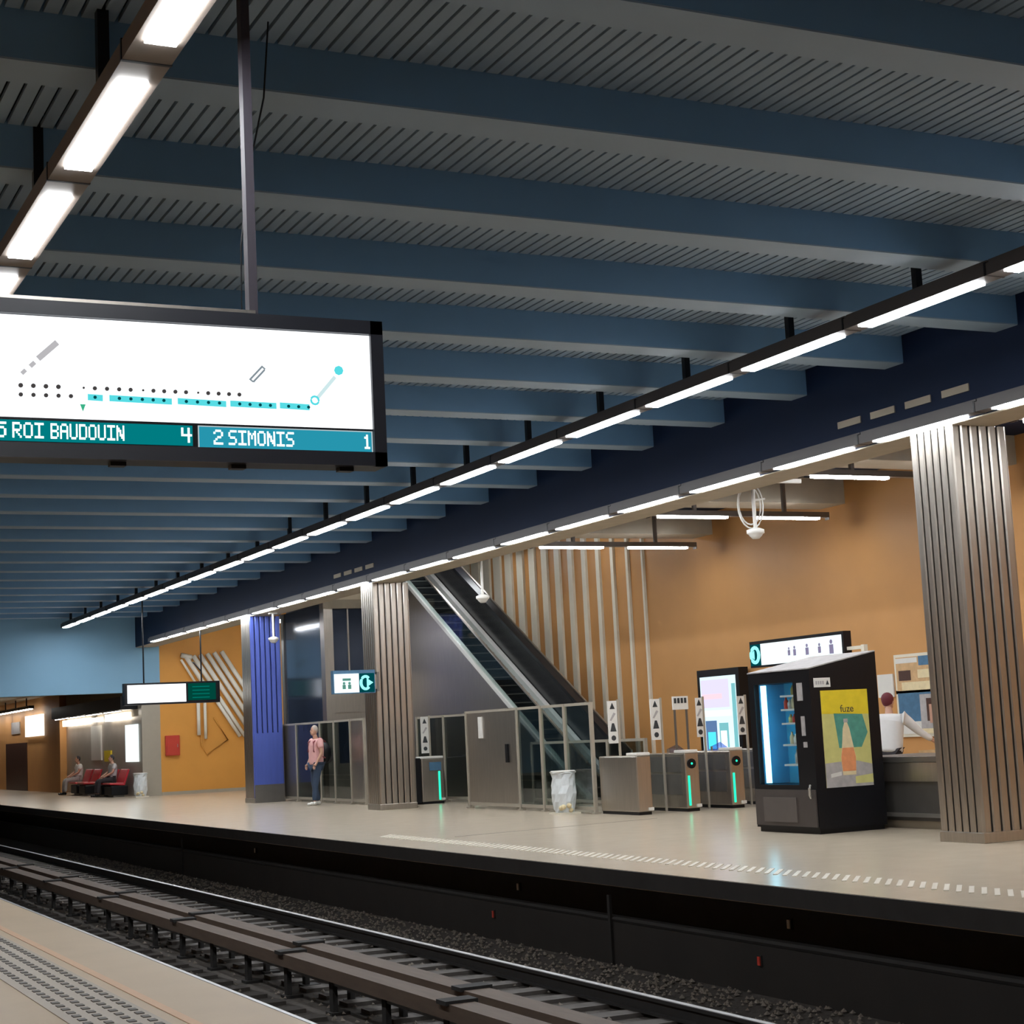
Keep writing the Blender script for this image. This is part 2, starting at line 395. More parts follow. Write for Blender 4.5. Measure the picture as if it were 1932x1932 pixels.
for (nm, lb, y0, y1, z0, z1, mm) in (
    ('vertical_notice', 'tall cream notice on the steel bay left of the yellow one', 60.3, 61.9, 1.18, 2.39, m_white),
    ('vertical_notice', 'tall pale blue-white notice on the steel bay over the right seats', 54.95, 56.6, 1.10, 2.30, e_sign),
    ('yellow_notice', 'small yellow notice on the steel waiting bay', 58.8, 59.8, 1.13, 1.50, m_yellow)):
    tag(B(XB+0.2, y0, z0, XB+0.249, y1, z1).build(nm, mm, None, org=(XB+.25, y0, z0)), lb, 'notice')

# ================================================================== STRIP LIGHTS
def strip_light(xc, y0, length, pitch, z, label, group, hang_to=None, wid=0.17, wall=None, lip=0.02, hm=None):
    t = thing('strip_light', label, 'light', (xc, y0, z), group)
    gap = (pitch-length)/2
    hb = MB().box(xc-wid/2-lip, y0-gap+0.01, z, xc+wid/2+lip, y0+length+gap-0.01, z+0.11)
    hb.box(xc-wid/2+0.02, y0-gap+0.01, z+0.11, xc+wid/2-0.02, y0+length+gap-0.01, z+0.15)
    hb.build('housing', hm or m_hous_d, t)
    a, b = xc-wid/2, xc+wid/2
    B(a, y0, z-0.018, b, y0+length, z).build('diffuser', e_lamp, t)
    B(xc-wid/2-lip-0.005, y0-gap-0.012, z-0.004, xc+wid/2+lip+0.005, y0-gap+0.012, z+0.12).build('joint_strap', m_black, t)
    if hang_to:
        MB().box(xc-0.035, y0+length/2-0.035, z+0.15, xc+0.035, y0+length/2+0.035, hang_to).build('hanger', m_black, t)
    if wall:
        B(xc+wid/2, y0+length/2-0.05, z+0.05, wall, y0+length/2+0.05, z+0.10).build('bracket', m_black, t)
    return t
NB = 22
for k in range(-2, 20):
    y0 = 11.7+2.1*k
    strip_light(10.55, y0, 1.66, 2.1, 5.33, '%s lamp from the blue end wall in the row above the far platform edge' % ORD[19-k], 'lamps above the far platform edge', 6.02)
for k in range(-2, 18):
    y0 = 14.68+2.09*k
    strip_light(12.88, y0, 1.58, 2.09, 4.74, '%s lamp from the blue end wall in the row along the navy fascia' % ORD[17-k], 'lamps along the navy fascia', None, 0.12, 13.0)
for k in range(-5, 9):
    y0 = 9.08+2.1*k
    strip_light(2.22, y0, 1.5, 2.1, 5.19, '%s big lamp of the near row, counted from the top of the photo' % (ORD[k+1] if 0 <= k+1 else 'hidden earlier') if k >= -1 else 'lamp of the near row out of view above the camera', 'lamps above the near platform', 6.02, lip=0.05, hm=m_hous)
def cross_light(y, xs, z, label):
    t = thing('ceiling_batten_light', label, 'light', (xs[0][0], y, z), 'batten lights of the concourse')
    x0, x1 = xs[0][0]-0.2, xs[-1][1]+0.2
    B(x0, y-0.06, z, x1, y+0.06, z+0.09).build('housing', m_steel_d, t)
    for a, b in xs: B(a, y-0.05, z-0.035, b, y+0.05, z).build('tube', e_lamp, t)
    for a in (x0, x1-0.015): B(a, y-0.06, z-0.04, a+0.015, y+0.06, z).build('end_plate', m_steel_d, t)
    for hx in (x0+0.9, x1-0.9): B(hx-0.03, y-0.03, z+0.09, hx+0.03, y+0.03, 6.46 if y > 31.3 else 5.66).build('hanger', m_steel_d, t)
XS = [(14.45, 15.78), (16.36, 17.66)]
for y, lb in ((28.4, 'pair of tubes on a dark batten in front of the striped wall'), (24.05, 'pair of white tubes on a batten behind the looped camera cable'), (19.75, 'white tube batten just left of the nearest column top'), (15.4, 'tube batten hidden behind the nearest column'), (11.0, 'tube batten beyond the right edge of the photo'), (6.6, 'tube batten far beyond the right edge of the photo'), (2.2, 'rearmost tube batten outside the photo')):
    cross_light(y, XS, 4.9, lb)
cross_light(46.5, [(14.2, 15.4), (16.0, 17.2)], 4.95, 'tube batten glimpsed between the blue column and the lift')
cross_light(51.3, [(14.3, 15.7), (16.1, 17.5)], 5.25, 'tube batten washing the orange end wall, hidden by the fascia')
cross_light(33.0, XS, 5.9, 'unseen tube batten added up in the escalator well')  # unseen lamp, added to light the escalator well
cross_light(37.3, XS, 5.9, 'second unseen tube batten added up in the escalator well')  # unseen lamp, added to brighten the pale wall slats
for i_, y0 in enumerate((69.5, 72, 74.5, 77, 79.5, 82, 84.5)):
    t = thing('far_strip_light', '%s lamp from the right in the low row beyond the end wall' % ORD[i_], 'light', (12.4, y0, 3.3), 'lamps beyond the end wall')
    B(12.3, y0, 3.3, 12.5, y0+2.4, 3.42).build('housing', m_black, t); B(12.32, y0+0.2, 3.27, 12.48, y0+2.2, 3.3).build('diffuser', e_far, t)
    B(12.38, y0+1.1, 3.42, 12.42, y0+1.2, 3.75).build('hanger', m_black, t)

for i_, y0 in enumerate((55.6, 58.4, 61.2, 64.0)):  # added fill lamps that brighten the steel waiting bay
    t = thing('added_bay_light', '%s added fill lamp from the right under the dark bulkhead over the waiting bay' % ORD[i_], 'light', (12.72, y0, 2.76), 'added fill lamps under the bulkhead')
    B(12.66, y0, 2.755, 12.78, y0+2.3, 2.78).build('housing', m_steel_d, t); B(12.68, y0+0.05, 2.74, 12.76, y0+2.25, 2.755).build('diffuser', e_far, t)

# ================================================================== COLUMNS
def column(y0, y1, label, blue=False, x0=13.0, x1=13.82, top=4.725):
    t = thing('ribbed_column', label, 'column', (x0, y0, 0))
    B(x0+0.05, y0+0.05, 0.1, x1-0.05, y1-0.05, top).build('core', m_black, t)
    MB().box(x0-0.01, y0-0.01, 0, x1+0.01, y1+0.01, 0.12).build('plinth', m_steel, t, bevel=0.01)
    n = 6
    wx = (x1-x0)/n; wy = (y1-y0)/n
    zlo, zhi = 0.12, top
    mp = m_steel
    a = MB().prism([(0.012, 0.05, zlo), (wx-0.012, 0.05, zlo), (wx-0.012, 0.012, zlo), (wx-0.03, 0, zlo), (0.03, 0, zlo), (0.012, 0.012, zlo)][::-1], (0, 0, zhi-zlo))
    b = MB().prism([(0.05, 0.012, zlo), (0.05, wy-0.012, zlo), (0.012, wy-0.012, zlo), (0, wy-0.03, zlo), (0, 0.03, zlo), (0.012, 0.012, zlo)], (0, 0, zhi-zlo))
    ma = a.mesh('rib', m_bluep if blue else m_steel); mb_ = b.mesh('rib', mp)
    a2 = B(0.012, 0, zlo, wx-0.012, 0.05, zhi).mesh('rib', mp); b2 = B(0, 0.012, zlo, 0.05, wy-0.012, zhi).mesh('rib', mp)
    for i in range(n):
        inst('rib', ma, (x0+wx*i, y0, 0), t); inst('rib', mb_, (x0, y0+wy*i, 0), t)
        inst('rib', a2, (x0+wx*i, y1-0.05, 0), t); inst('rib', b2, (x1-0.05, y0+wy*i, 0), t)
    return t
column(15.07, 15.80, 'ribbed steel column nearest the camera, beside the vending machine')
column(33.45, 34.15, 'ribbed steel column behind the exit sign')
c3 = column(42.2, 42.95, 'ribbed column with a blue front left of the standing man', True)
B(13.04, 42.175, 0.45, 13.78, 42.2, 1.75).build('blue_panel', m_bluep, c3)
B(13.02, 42.17, 0.0, 13.80, 42.2, 0.45).build('kick_panel', m_steel_d, c3)

# ================================================================== ESCALATOR (rises away from the camera, 30 degrees)
m_alu = mat('bright_aluminium_trim', (0.78, 0.77, 0.74), 0.35, 0.1, 0.04)
es = thing('escalator', 'dark escalator rising to the left behind the glass fence', 'escalator', (16, 30, 0))
T30 = math.tan(math.radians(30)); ys, ye = 29.9, 41.5
def zr(y, off=0): return off + (y-ys)*T30
def slab(x0, x1, off0, off1, ya=ys, yb=ye):
    return MB().prism([(x0, ya, max(0, zr(ya, off0))), (x0, yb, zr(yb, off0)), (x0, yb, zr(yb, off1)), (x0, ya, zr(ya, off1))], (x1-x0, 0, 0))
MB().prism([(15.97, ys+0.3, 0), (15.97, 41.5, 0), (15.97, 41.5, zr(41.5, 0.08)), (15.97, ys+0.3, zr(ys+.3, 0.08))], (0.06, 0, 0)).build('side_cladding', m_steel, es)
slab(15.94, 16.08, 0.06, 0.16).build('near_deck', m_alu, es)
slab(16.70, 16.82, 0.06, 0.22).build('far_deck', m_alu, es)
slab(16.84, 16.92, 0.06, 0.88).build('far_balustrade', mat('black_glass_balustrade', (0.02, 0.02, 0.022), 0.25), es)
slab(16.80, 16.98, 0.90, 0.98).build('far_handrail', m_black, es)
slab(17.0, 17.04, 0.1, 1.0).build('far_capping', m_steel, es)
slab(15.98, 16.0, 0.16, 0.80).build('near_balustrade_glass', g_clear, es)
slab(15.965, 16.015, 0.80, 0.84).build('near_handrail', m_steel, es)
MB().prism([(16.08, ys, -0.0), (16.08, ye, zr(ye, -0.25)), (16.08, ye, zr(ye, -0.05)), (16.08, ys, 0.0)], (0.62, 0, 0)).build('truss', m_black, es)
st = MB().box(0, 0, -0.02, 0.60, 0.34, 0.195); st.box(0, -0.008, 0.18, 0.60, 0.34, 0.2)
st_me = st.mesh('step', m_black)
stl = MB().box(0, -0.012, 0.18, 0.60, 0.0, 0.2).mesh('step_edge', m_steel_d)
yy = ys+0.35
for i in range(33):
    inst('step', st_me, (16.09, yy, zr(yy, -0.1)), es)
    inst('step_nosing', stl, (16.09, yy, zr(yy, -0.1)), es)
    yy += 0.346

# ================================================================== LIFT
lf = thing('lift_shaft', 'tall lift shaft in dark blue glass and steel behind the man', 'lift', (14.5, 40.7, 0))
B(14.5, 41.0, 1.95, 14.56, 43.9, 4.9).build('side_glass', m_lift, lf)
B(14.5, 41.0, 0.0, 14.56, 43.9, 1.95).build('lower_side_glass', m_steel_d, lf)
B(14.48, 40.7, 0, 14.72, 41.0, 5.0).build('corner_post', m_steel, lf)
B(14.46, 43.9, 0, 14.6, 44.1, 4.9).build('rear_post', m_steel_d, lf)
B(14.46, 40.66, 4.78, 15.92, 40.95, 5.0).build('head_beam', m_concr, lf)
B(14.72, 40.78, 3.08, 15.12, 40.82, 4.78).build('shaft_pane', m_lift, lf)
B(15.16, 40.78, 3.08, 15.56, 40.82, 4.78).build('shaft_pane', m_lift, lf)
B(15.12, 40.74, 3.08, 15.16, 40.84, 4.78).build('mullion', m_steel, lf)
B(15.56, 40.70, 0, 15.92, 40.95, 5.0).build('jamb_panel', m_steel, lf)
B(14.72, 40.72, 2.16, 15.56, 40.82, 3.08).build('transom_panel', m_steel, lf)
dr = B(14.72, 40.76, 0.02, 15.56, 40.82, 2.16).build('lift_door', m_steel, lf)
B(14.80, 40.745, 0.9, 15.10, 40.76, 1.98).build('door_window', m_lift, dr)
B(15.2, 40.745, 0.9, 15.5, 40.76, 1.98).build('door_window', m_lift, dr)
B(14.56, 41.0, 4.85, 15.92, 43.9, 4.95).build('roof', m_steel_d, lf)
B(14.56, 43.88, 0, 15.92, 43.94, 4.9).build('rear_wall', m_steel_d, lf)
# ================================================================== GLASS FENCES
def fence(name, label, pts, h, panels, post_r=0.03):
    """pts: floor points of the posts"""
    t = thing(name, label, 'fence', (pts[0][0], pts[0][1], 0))
    for (x, y) in pts:
        MB().box(x-0.03, y-0.03, 0, x+0.03, y+0.03, h).box(x-0.06, y-0.06, 0, x+0.06, y+0.06, 0.03).build('post', m_post, t)
    for i in range(len(pts)-1):
        (xa, ya), (xb, yb) = pts[i], pts[i+1]
        d = Vector((xb-xa, yb-ya, 0)); L = d.length; d.normalize()
        a = Vector((xa, ya, 0))+d*0.05; b = Vector((xb, yb, 0))-d*0.05
        nrm = Vector((-d.y, d.x, 0))*0.012
        kind = panels[i % len(panels)]
        if kind:
            MB().prism([a-nrm+Vector((0,0,.12)), b-nrm+Vector((0,0,.12)), b-nrm+Vector((0,0,h-.05)), a-nrm+Vector((0,0,h-.05))], nrm*2).build('panel', kind, t)
        for z0, z1 in ((0.06, 0.12), (h-0.05, h)):
            n2 = Vector((-d.y, d.x, 0))*0.02
            MB().prism([a-n2+Vector((0,0,z0)), b-n2+Vector((0,0,z0)), b-n2+Vector((0,0,z1)), a-n2+Vector((0,0,z1))], n2*2).build('rail', m_post, t)
    return t
fence('glass_fence', 'steel and glass fence in front of the lift', [(13.9, 43.0), (13.9, 41.4), (13.9, 39.6), (13.9, 38.6), (13.9, 37.5), (13.9, 36.6)], 1.95, [m_steel_d, g_dark, g_dark, g_dark, m_steel])
ff = fence('gate_fence', 'steel gate and tall glass fence below the escalator foot', [(14.25, 31.7), (14.25, 29.35), (14.25, 28.35), (14.25, 27.4), (14.25, 26.4)], 1.93, [m_steel, g_dark, g_clear, g_clear])
B(14.20, 29.75, 0.9, 14.235, 29.85, 1.25).build('door_handle', m_black, ff)
B(14.215, 30.9, 1.38, 14.236, 31.08, 1.80).build('pictogram_sticker', m_white, ff)
fence('inner_fence', 'low glass fence seen behind the bagged litter bin', [(15.6, 31.5), (15.6, 29.9), (15.6, 28.3), (15.6, 26.9)], 1.25, [g_dark])
# exit-gate surround of dark glass
fence('exit_glass', 'dark green glass screen behind the single exit gate', [(15.2, 36.6), (15.35, 35.4), (15.5, 33.6), (15.5, 31.9)], 1.92, [g_dark])

# ================================================================== FARE GATES
def fare_gate(x0, x1, y0, y1, label, light=True, reader=True, h=0.98):
    t = thing('fare_gate', label, 'fare gate', (x0, y0, 0), 'fare gates')
    MB().box(x0, y0, 0.05, x1, y1, h).build('cabinet', m_steel, t, bevel=0.02)
    B(x0+0.02, y0+0.02, 0, x1-0.02, y1-0.02, 0.05).build('plinth', m_black, t)
    B(x0+0.01, y0-0.005, h, x1-0.01, y0+0.35, h+0.05).build('top_cap', m_white, t, bevel=0.01)
    if reader or light: B(x0-0.008, y0+0.12, 0.28, x0, y1-0.1, 0.62).build('side_panel', m_steel_d, t)
    if reader or light: B(x0-0.008, y0+0.12, 0.66, x0, y1-0.1, 0.92).build('side_panel', m_steel_d, t)
    if light:
        B(x0+0.05, y0-0.012, 0.10, x0+0.085, y0, 0.60).build('light_strip', e_green, t)
    if reader:
        rd = MB().tube([(x0+0.13, y0-0.02, 0.80), (x0+0.13, y0+0.01, 0.80)], 0.085, 14).build('card_reader', m_black, t)
        MB().tube([(x0+0.13, y0-0.024, 0.80), (x0+0.13, y0-0.018, 0.80)], 0.02, 8).build('reader_mark', e_green, rd)
    B(x1-0.09, y0-0.03, 0.07, x1, y0+0.02, 0.12).build('foot_light', m_white, t)
    return t
fare_gate(14.30, 14.58, 25.0, 26.3, 'plain brown fare gate cabinet at the end of the row beside the litter bin', False, False)
fare_gate(15.24, 15.52, 25.0, 26.8, 'fare gate with a green light strip, next to the plain cabinet')
fare_gate(16.14, 16.42, 25.0, 26.8, 'fare gate with a green light strip, nearest the vending machine')
fare_gate(17.04, 17.32, 25.0, 26.8, 'fare gate hidden behind the vending machine')
xg = fare_gate(14.52, 15.05, 34.8, 36.0, 'wide single exit gate with a green light strip beside the ribbed column', False, False)
B(14.40, 34.85, 0.03, 14.515, 35.9, 1.0).build('black_side', m_black, xg)
B(14.91, 34.785, 0.08, 14.95, 34.8, 0.70).build('light_strip', e_green, xg)
B(14.70, 34.785, 0.72, 14.98, 34.8, 0.9).build('display', m_bluepr, xg)
# lane dividers: blue glass flaps
for xf, lb in ((15.52, 'small blue glass flap beside the green-lit gate next to the plain cabinet'), (16.42, 'small blue glass flap beside the gate nearest the vending machine')):
    t = thing('gate_flap', lb, 'gate flap', (xf, 26.0, 0.5), 'glass gate flaps')
    MB().prism([(xf+0.01, 26.0, 0.4), (xf+0.40, 26.0, 0.4), (xf+0.40, 26.0, 0.98), (xf+0.2, 26.0, 1.12), (xf+0.01, 26.0, 1.05)], (0, 0.015, 0)).build('glass', glass('blue_glass', (0.55, 0.62, 0.92), 0.1), t)
    B(xf+0.002, 25.99, 0.0, xf+0.025, 26.025, 1.05).build('hinge', m_steel, t)
# vertical pictogram boards above the gates
def gate_sign(x0, x1, y, z0, z1, label, posts=True, mark=4, base=0.0):
    t = thing('gate_sign', label, 'sign', (x0, y, base), 'pictogram boards above the fare gates')
    B(x0, y-0.01, z0, x1, y+0.01, z1).build('board', m_white, t)
    n = mark; hh = (z1-z0)/n; cx = (x0+x1)/2; wv = (x1-x0)
    for i in range(n):
        zc = z0+hh*(i+0.5); pm = MB()
        if i == 0:   pm.tube([(cx, y-0.014, zc), (cx, y-0.01, zc)], 0.045, 12)
        elif i == 1: pm.prism([(cx-0.06, y-0.013, zc-0.07), (cx+0.06, y-0.013, zc-0.07), (cx+0.02, y-0.013, zc+0.07), (cx-0.02, y-0.013, zc+0.07)], (0, 0.003, 0))
        elif i == 2: pm.prism([(cx-0.06, y-0.013, zc-0.06), (cx-0.03, y-0.013, zc-0.07), (cx+0.06, y-0.013, zc+0.05), (cx+0.02, y-0.013, zc+0.07)], (0, 0.003, 0))
        else:        pm.prism([(cx-0.05, y-0.013, zc-0.05), (cx+0.05, y-0.013, zc-0.05), (cx, y-0.013, zc+0.06)], (0, 0.003, 0))
        pm.build('pictogram', m_ink if i != 2 else m_greyp, t)
    if posts: B(x1+0.005, y-0.015, base, x1+0.04, y+0.015, z1+0.02).build('post', m_post, t)
    return t
gate_sign(14.14, 14.32, 25.6, 1.20, 1.92, 'white vertical pictogram board over the plain brown cabinet', base=0.98)
gate_sign(14.98, 15.17, 25.6, 1.22, 1.92, 'white vertical pictogram board second from the glass fence')
gate_sign(15.90, 16.03, 25.6, 1.23, 1.91, 'white vertical pictogram board left of the lit advertising screen base')
gate_sign(16.76, 16.91, 25.6, 1.23, 1.91, 'white vertical pictogram board right of the lit advertising screen base')
gate_sign(14.62, 14.80, 35.0, 1.10, 1.90, 'white vertical pictogram board over the single exit gate', base=1.03)
hs = thing('lane_number_frame', 'small white lane sign on two thin posts between the pictogram boards', 'sign', (15.44, 25.6, 0))
B(15.43, 25.58, 1.72, 15.74, 25.61, 1.95).build('board', m_white, hs)
for i in range(4): B(15.455+0.068*i, 25.574, 1.83, 15.50+0.068*i, 25.58, 1.92).build('pictogram', m_ink, hs)
for px in (15.45, 15.69): B(px, 25.58, 0.98 if px < 15.52 else 0.0, px+0.03, 25.61, 1.72).build('post', m_steel_d, hs)

# ================================================================== LITTER BIN WITH CLEAR BAG
def bag_bin(c, label, h=0.74, r=0.19):
    t = thing('bag_litter_bin', label, 'litter bin', c)
    cx, cy, cz = c
    ring = MB(); pts = [(cx+r*1.08*math.cos(a*math.pi/8), cy+r*1.08*math.sin(a*math.pi/8), h) for a in range(17)]
    ring.tube(pts, 0.018, 6).build('rim', m_white, t, True)
    MB().box(cx+r-0.03, cy+r*0.5, 0, cx+r+0.01, cy+r*0.5+0.04, h).box(cx-0.2, cy-0.2, 0, cx+0.22, cy+0.22, 0.03).build('stand', m_slat, t)
    mb = MB(); seg = 20
    prof = [(0.10, 0.04), (0.17, 0.03), (0.195, 0.09), (0.215, 0.22), (0.225, 0.36), (0.21, 0.50), (0.20, 0.62), (0.205, 0.70), (r*1.15, h-0.02), (r*1.2, h)]
    mb.lathe((cx, cy, 0), prof, seg)
    for i, v in enumerate(mb.v):
        k = 1+0.06*math.sin(i*1.7)+0.05*math.sin(i*0.61)+random.uniform(-.03, .03)
        mb.v[i] = (cx+(v[0]-cx)*k, cy+(v[1]-cy)*k, v[2])
    mb.build('bag', m_bag, t)
    tr = MB()
    for k in range(5):
        a = k*1.3; tr.ball((cx-0.06+0.09*math.cos(a), cy-0.17+0.05*math.sin(a), 0.07+0.02*k), 0.05, 0.05, 0.045, 8, 6)
    tr.build('rubbish', m_cream, t, True)
bag_bin((14.0, 27.1, 0), 'clear plastic bag bin standing in front of the tall glass fence')
bag_bin((12.95, 54.0, 0), 'pale bag bin at the right end of the red seats')

# ================================================================== VENDING MACHINE
vm = thing('vending_machine', 'black drinks vending machine with a blue-lit window and yellow side poster', 'vending machine', (13.0, 18.14, 0))
X0, X1, Y0, Y1 = 13.0, 14.07, 18.14, 19.55
# cabinet: hollow on the window side
WY0, WY1, WZ0, WZ1 = 18.52, 19.42, 0.62, 1.95
cab = MB()
cab.box(X0+0.5, Y0, 0.06, X1, Y1, 2.1)                       # rear
cab.box(X0, Y0, 0.06, X0+0.5, WY0, 2.1)                       # coin column side
cab.box(X0, WY1, 0.06, X0+0.5, Y1, 2.1)
cab.box(X0, WY0, 0.06, X0+0.5, WY1, WZ0); cab.box(X0, WY0, WZ1, X0+0.5, WY1, 2.1)
cab.build('cabinet', m_black, vm)
MB().prism([(X0, Y0, 2.1), (X1, Y0, 2.1), (X1, Y0, 2.30)], (0, Y1-Y0, 0)).build('sloped_lid_side', m_black, vm)
MB().prism([(X0-0.01, Y0, 2.10), (X1, Y0, 2.30), (X1, Y0, 2.315), (X0-0.01, Y0, 2.115)], (0, Y1-Y0, 0)).build('sloped_lid', m_greyp, vm)
B(X0+0.03, Y0+0.03, 0, X1-0.03, Y1-0.03, 0.06).build('plinth', m_black, vm)
B(X0+0.47, WY0, WZ0, X0+0.5, WY1, WZ1).build('back_panel', mat('machine_interior', (0.05, 0.24, 0.36), 0.4), vm)
B(X0+0.03, WY1-0.20, WZ0+0.02, X0+0.06, WY1-0.11, WZ1-0.02).build('led_tube', e_led, vm)
B(X0+0.07, WY1-0.025, WZ0+0.005, X0+0.47, WY1-0.005, WZ1-0.005).build('side_lining', mat('machine_lining', (0.06, 0.27, 0.48), 0.4), vm)
B(X0+0.005, WY0-0.02, WZ0-0.02, X0+0.02, WY1+0.02, WZ1+0.02).build('window_glass', glass('machine_glass', (0.9, 0.95, 0.97), 0.05), vm)
shelf_z = (0.86, 1.12, 1.40, 1.58, 1.76)
for i, z in enumerate(shelf_z): B(X0+0.08, WY0+0.01, z, X0+0.45, WY0+0.42, z+0.025).build('shelf', m_white, vm)
fr = MB()
fr.box(X0-0.02, Y0+0.02, 0.09, X0, Y1-0.02, 0.56); fr.build('delivery_panel', mat('grey_delivery_flap', (0.06, 0.05, 0.048), 0.45), vm)
B(X0-0.035, WY0+0.05, 0.14, X0-0.02, WY1-0.1, 0.46).build('delivery_flap', mat('worn_flap', (0.10, 0.085, 0.08), 0.5), vm)
B(X0-0.02, Y0+0.17, 1.70, X0, Y0+0.27, 1.93).build('payment_screen', m_greyp, vm)
B(X0-0.02, Y0+0.16, 1.25, X0, Y0+0.22, 1.50).build('keypad', m_greyp, vm)
B(X0-0.02, Y0+0.14, 1.10, X0, Y0+0.20, 1.17).build('coin_slot', m_greyp, vm)
MB().tube([(X0-0.03, Y0+0.10, 0.62), (X0-0.06, Y0+0.08, 0.58), (X0-0.06, Y0+0.08, 0.50), (X0-0.03, Y0+0.10, 0.46)], 0.018, 6).build('lock_handle', m_steel_b, vm)
# side sticker and poster
sk = B(13.06, Y0-0.004, 1.86, 13.32, Y0, 1.98).build('price_sticker', m_white, vm)
for i in range(4): B(13.09+0.035*i, Y0-0.006, 1.895, 13.112+0.035*i, Y0-0.004, 1.94).build('sticker_print', m_greyp, sk)
MB().prism([(13.25, Y0-0.006, 1.89), (13.30, Y0-0.006, 1.89), (13.275, Y0-0.006, 1.95)], (0, 0.002, 0)).build('sticker_print', m_ink, sk)
PX0, PX1, PZ0, PZ1 = 13.15, 13.89, 0.575, 1.815
po = B(PX0, Y0-0.006, PZ0, PX1, Y0, PZ1).build('drink_poster', m_ygreen, vm)
def flat(mb_pts, name, m, d=0.0):
    return MB().prism([(PX0+(PX1-PX0)*u, Y0-0.008-d, PZ0+(PZ1-PZ0)*v) for u, v in mb_pts], (0, 0.002, 0)).build(name, m, po)
flat([(0, .76), (1, .74), (1, 1), (0, 1)], 'yellow_band', m_yellow)
flat([(.25, .76), (.86, .74), (.95, .55), (.80, .40), (.32, .40)], 'foliage_print', m_teal)
flat([(0, 0), (1, 0), (1, .22), (.62, .27), (0, .25)], 'ground_print', m_greyp)
flat([(.62, .03), (1, .03), (1, .12), (.62, .10)], 'grass_print', m_ygreen, .002)
flat([(.36, .12), (.64, .12), (.66, .30), (.62, .42), (.56, .60), (.52, .66), (.46, .66), (.42, .60), (.38, .42), (.34, .30)], 'bottle_print', m_cream, .002)
flat([(.36, .16), (.64, .16), (.655, .30), (.62, .40), (.38, .40), (.345, .30)], 'tea_print', m_peach, .004)
flat([(.445, .66), (.535, .66), (.535, .70), (.445, .70)], 'cap_print', m_greyp, .004)
flat([(.10, .10), (.33, .12), (.33, .16), (.10, .14)], 'label_print', m_white, .004)
font_mesh('poster_lettering', 'fuze', 0.13, m_ink, facing_mx((PX0+0.29, Y0-0.011, PZ0+0.955), (1, 0, 0)), po)
# goods on the shelves
g = 'drinks and snacks on the lit shelves'
for i, z in enumerate(shelf_z):
    nn = (3, 4, 4, 5, 3)[i]
    for j in range(nn):
        yv = WY0+0.06+0.085*j; hh = 0.13+0.03*((i+j) % 3) if i != 2 else 0.11
        gm = [m_white, m_cream, m_steel_b, m_red, m_ygreen][(i*3+j) % 5]
        o = MB().lathe((X0+0.16, yv, z+0.025), [(0.03, 0), (0.033, 0.02), (0.033, hh*0.6), (0.014, hh*0.82), (0.014, hh)], 8).build('drink_bottle', gm, None, True, org=(X0+0.16, yv, z+0.025))
        tag(o, 'bottle, %s from the coin side on the %s lit shelf from the bottom' % (ORD[j], ORD[i]), 'bottle', g)
# ================================================================== COUNTER
ct = thing('service_counter', 'grey steel service counter between the vending machine and the column', 'counter', (14.2, 16.3, 0))
B(14.25, 16.3, 0.10, 15.3, 19.0, 0.84).build('body', m_steel_d, ct)
B(14.2, 16.28, 0.84, 15.35, 19.02, 0.92).build('worktop', m_steel_d, ct, bevel=0.01)
B(14.21, 16.3, 0.60, 14.25, 19.0, 0.84).build('upper_panel', m_steel, ct)
B(14.19, 16.3, 0.15, 14.23, 19.0, 0.20).build('foot_rail', m_steel_b, ct)
B(14.3, 16.35, 0.0, 15.2, 18.95, 0.10).build('plinth', m_concr, ct)

# ================================================================== SIGNS
def long_sign():
    t = thing('overhead_exit_sign', 'long white lit sign above the vending machine with a cyan arrow roundel', 'sign', (15.5, 20.7, 2.33))
    y0, y1, z0, z1, x = 20.7, 23.2, 2.34, 2.68, 15.5
    B(x, y0, z0-0.03, x+0.14, y1, z1+0.05).build('case', m_black, t)
    B(x-0.008, y0+0.05, z0, x, y1-0.32, z1).build('white_face', e_sign, t)
    B(x-0.008, y1-0.31, z0, x, y1-0.02, z1).build('arrow_face', e_signd, t)
    ar = MB(); yc, zc = y1-0.165, (z0+z1)/2
    ring = [(x-0.012, yc+0.11*math.cos(a*math.pi/8), zc+0.12*math.sin(a*math.pi/8)) for a in range(17)]
    ar.tube(ring, 0.03, 6); ar.build('roundel', e_aqua, t)
    MB().prism([(x-0.02, yc+0.13, zc), (x-0.02, yc+0.02, zc+0.07), (x-0.02, yc+0.02, zc-0.07)], (0.008, 0, 0)).build('arrow', e_aqua, t)
    for yv, s in ((21.0, .10), (21.3, .07), (21.62, .08), (21.95, .07), (22.1, .06)):
        sym = MB(); sym.box(x-0.012, yv-s/2, zc-s, x-0.008, yv+s/2, zc+s*0.4); sym.tube([(x-0.012, yv, zc+s*0.8), (x-0.008, yv, zc+s*0.8)], s*0.35, 8)
        sym.build('pictogram', mat('violet_print', (0.25, 0.22, 0.38), 0.6), t)
    B(x+0.05, y0-0.35, 2.44, x+0.10, y0, 2.49).build('arm', m_slat, t)
    B(x+0.04, y0-0.42, 0, x+0.11, y0-0.35, 2.5).build('post', m_slat, t)
long_sign()
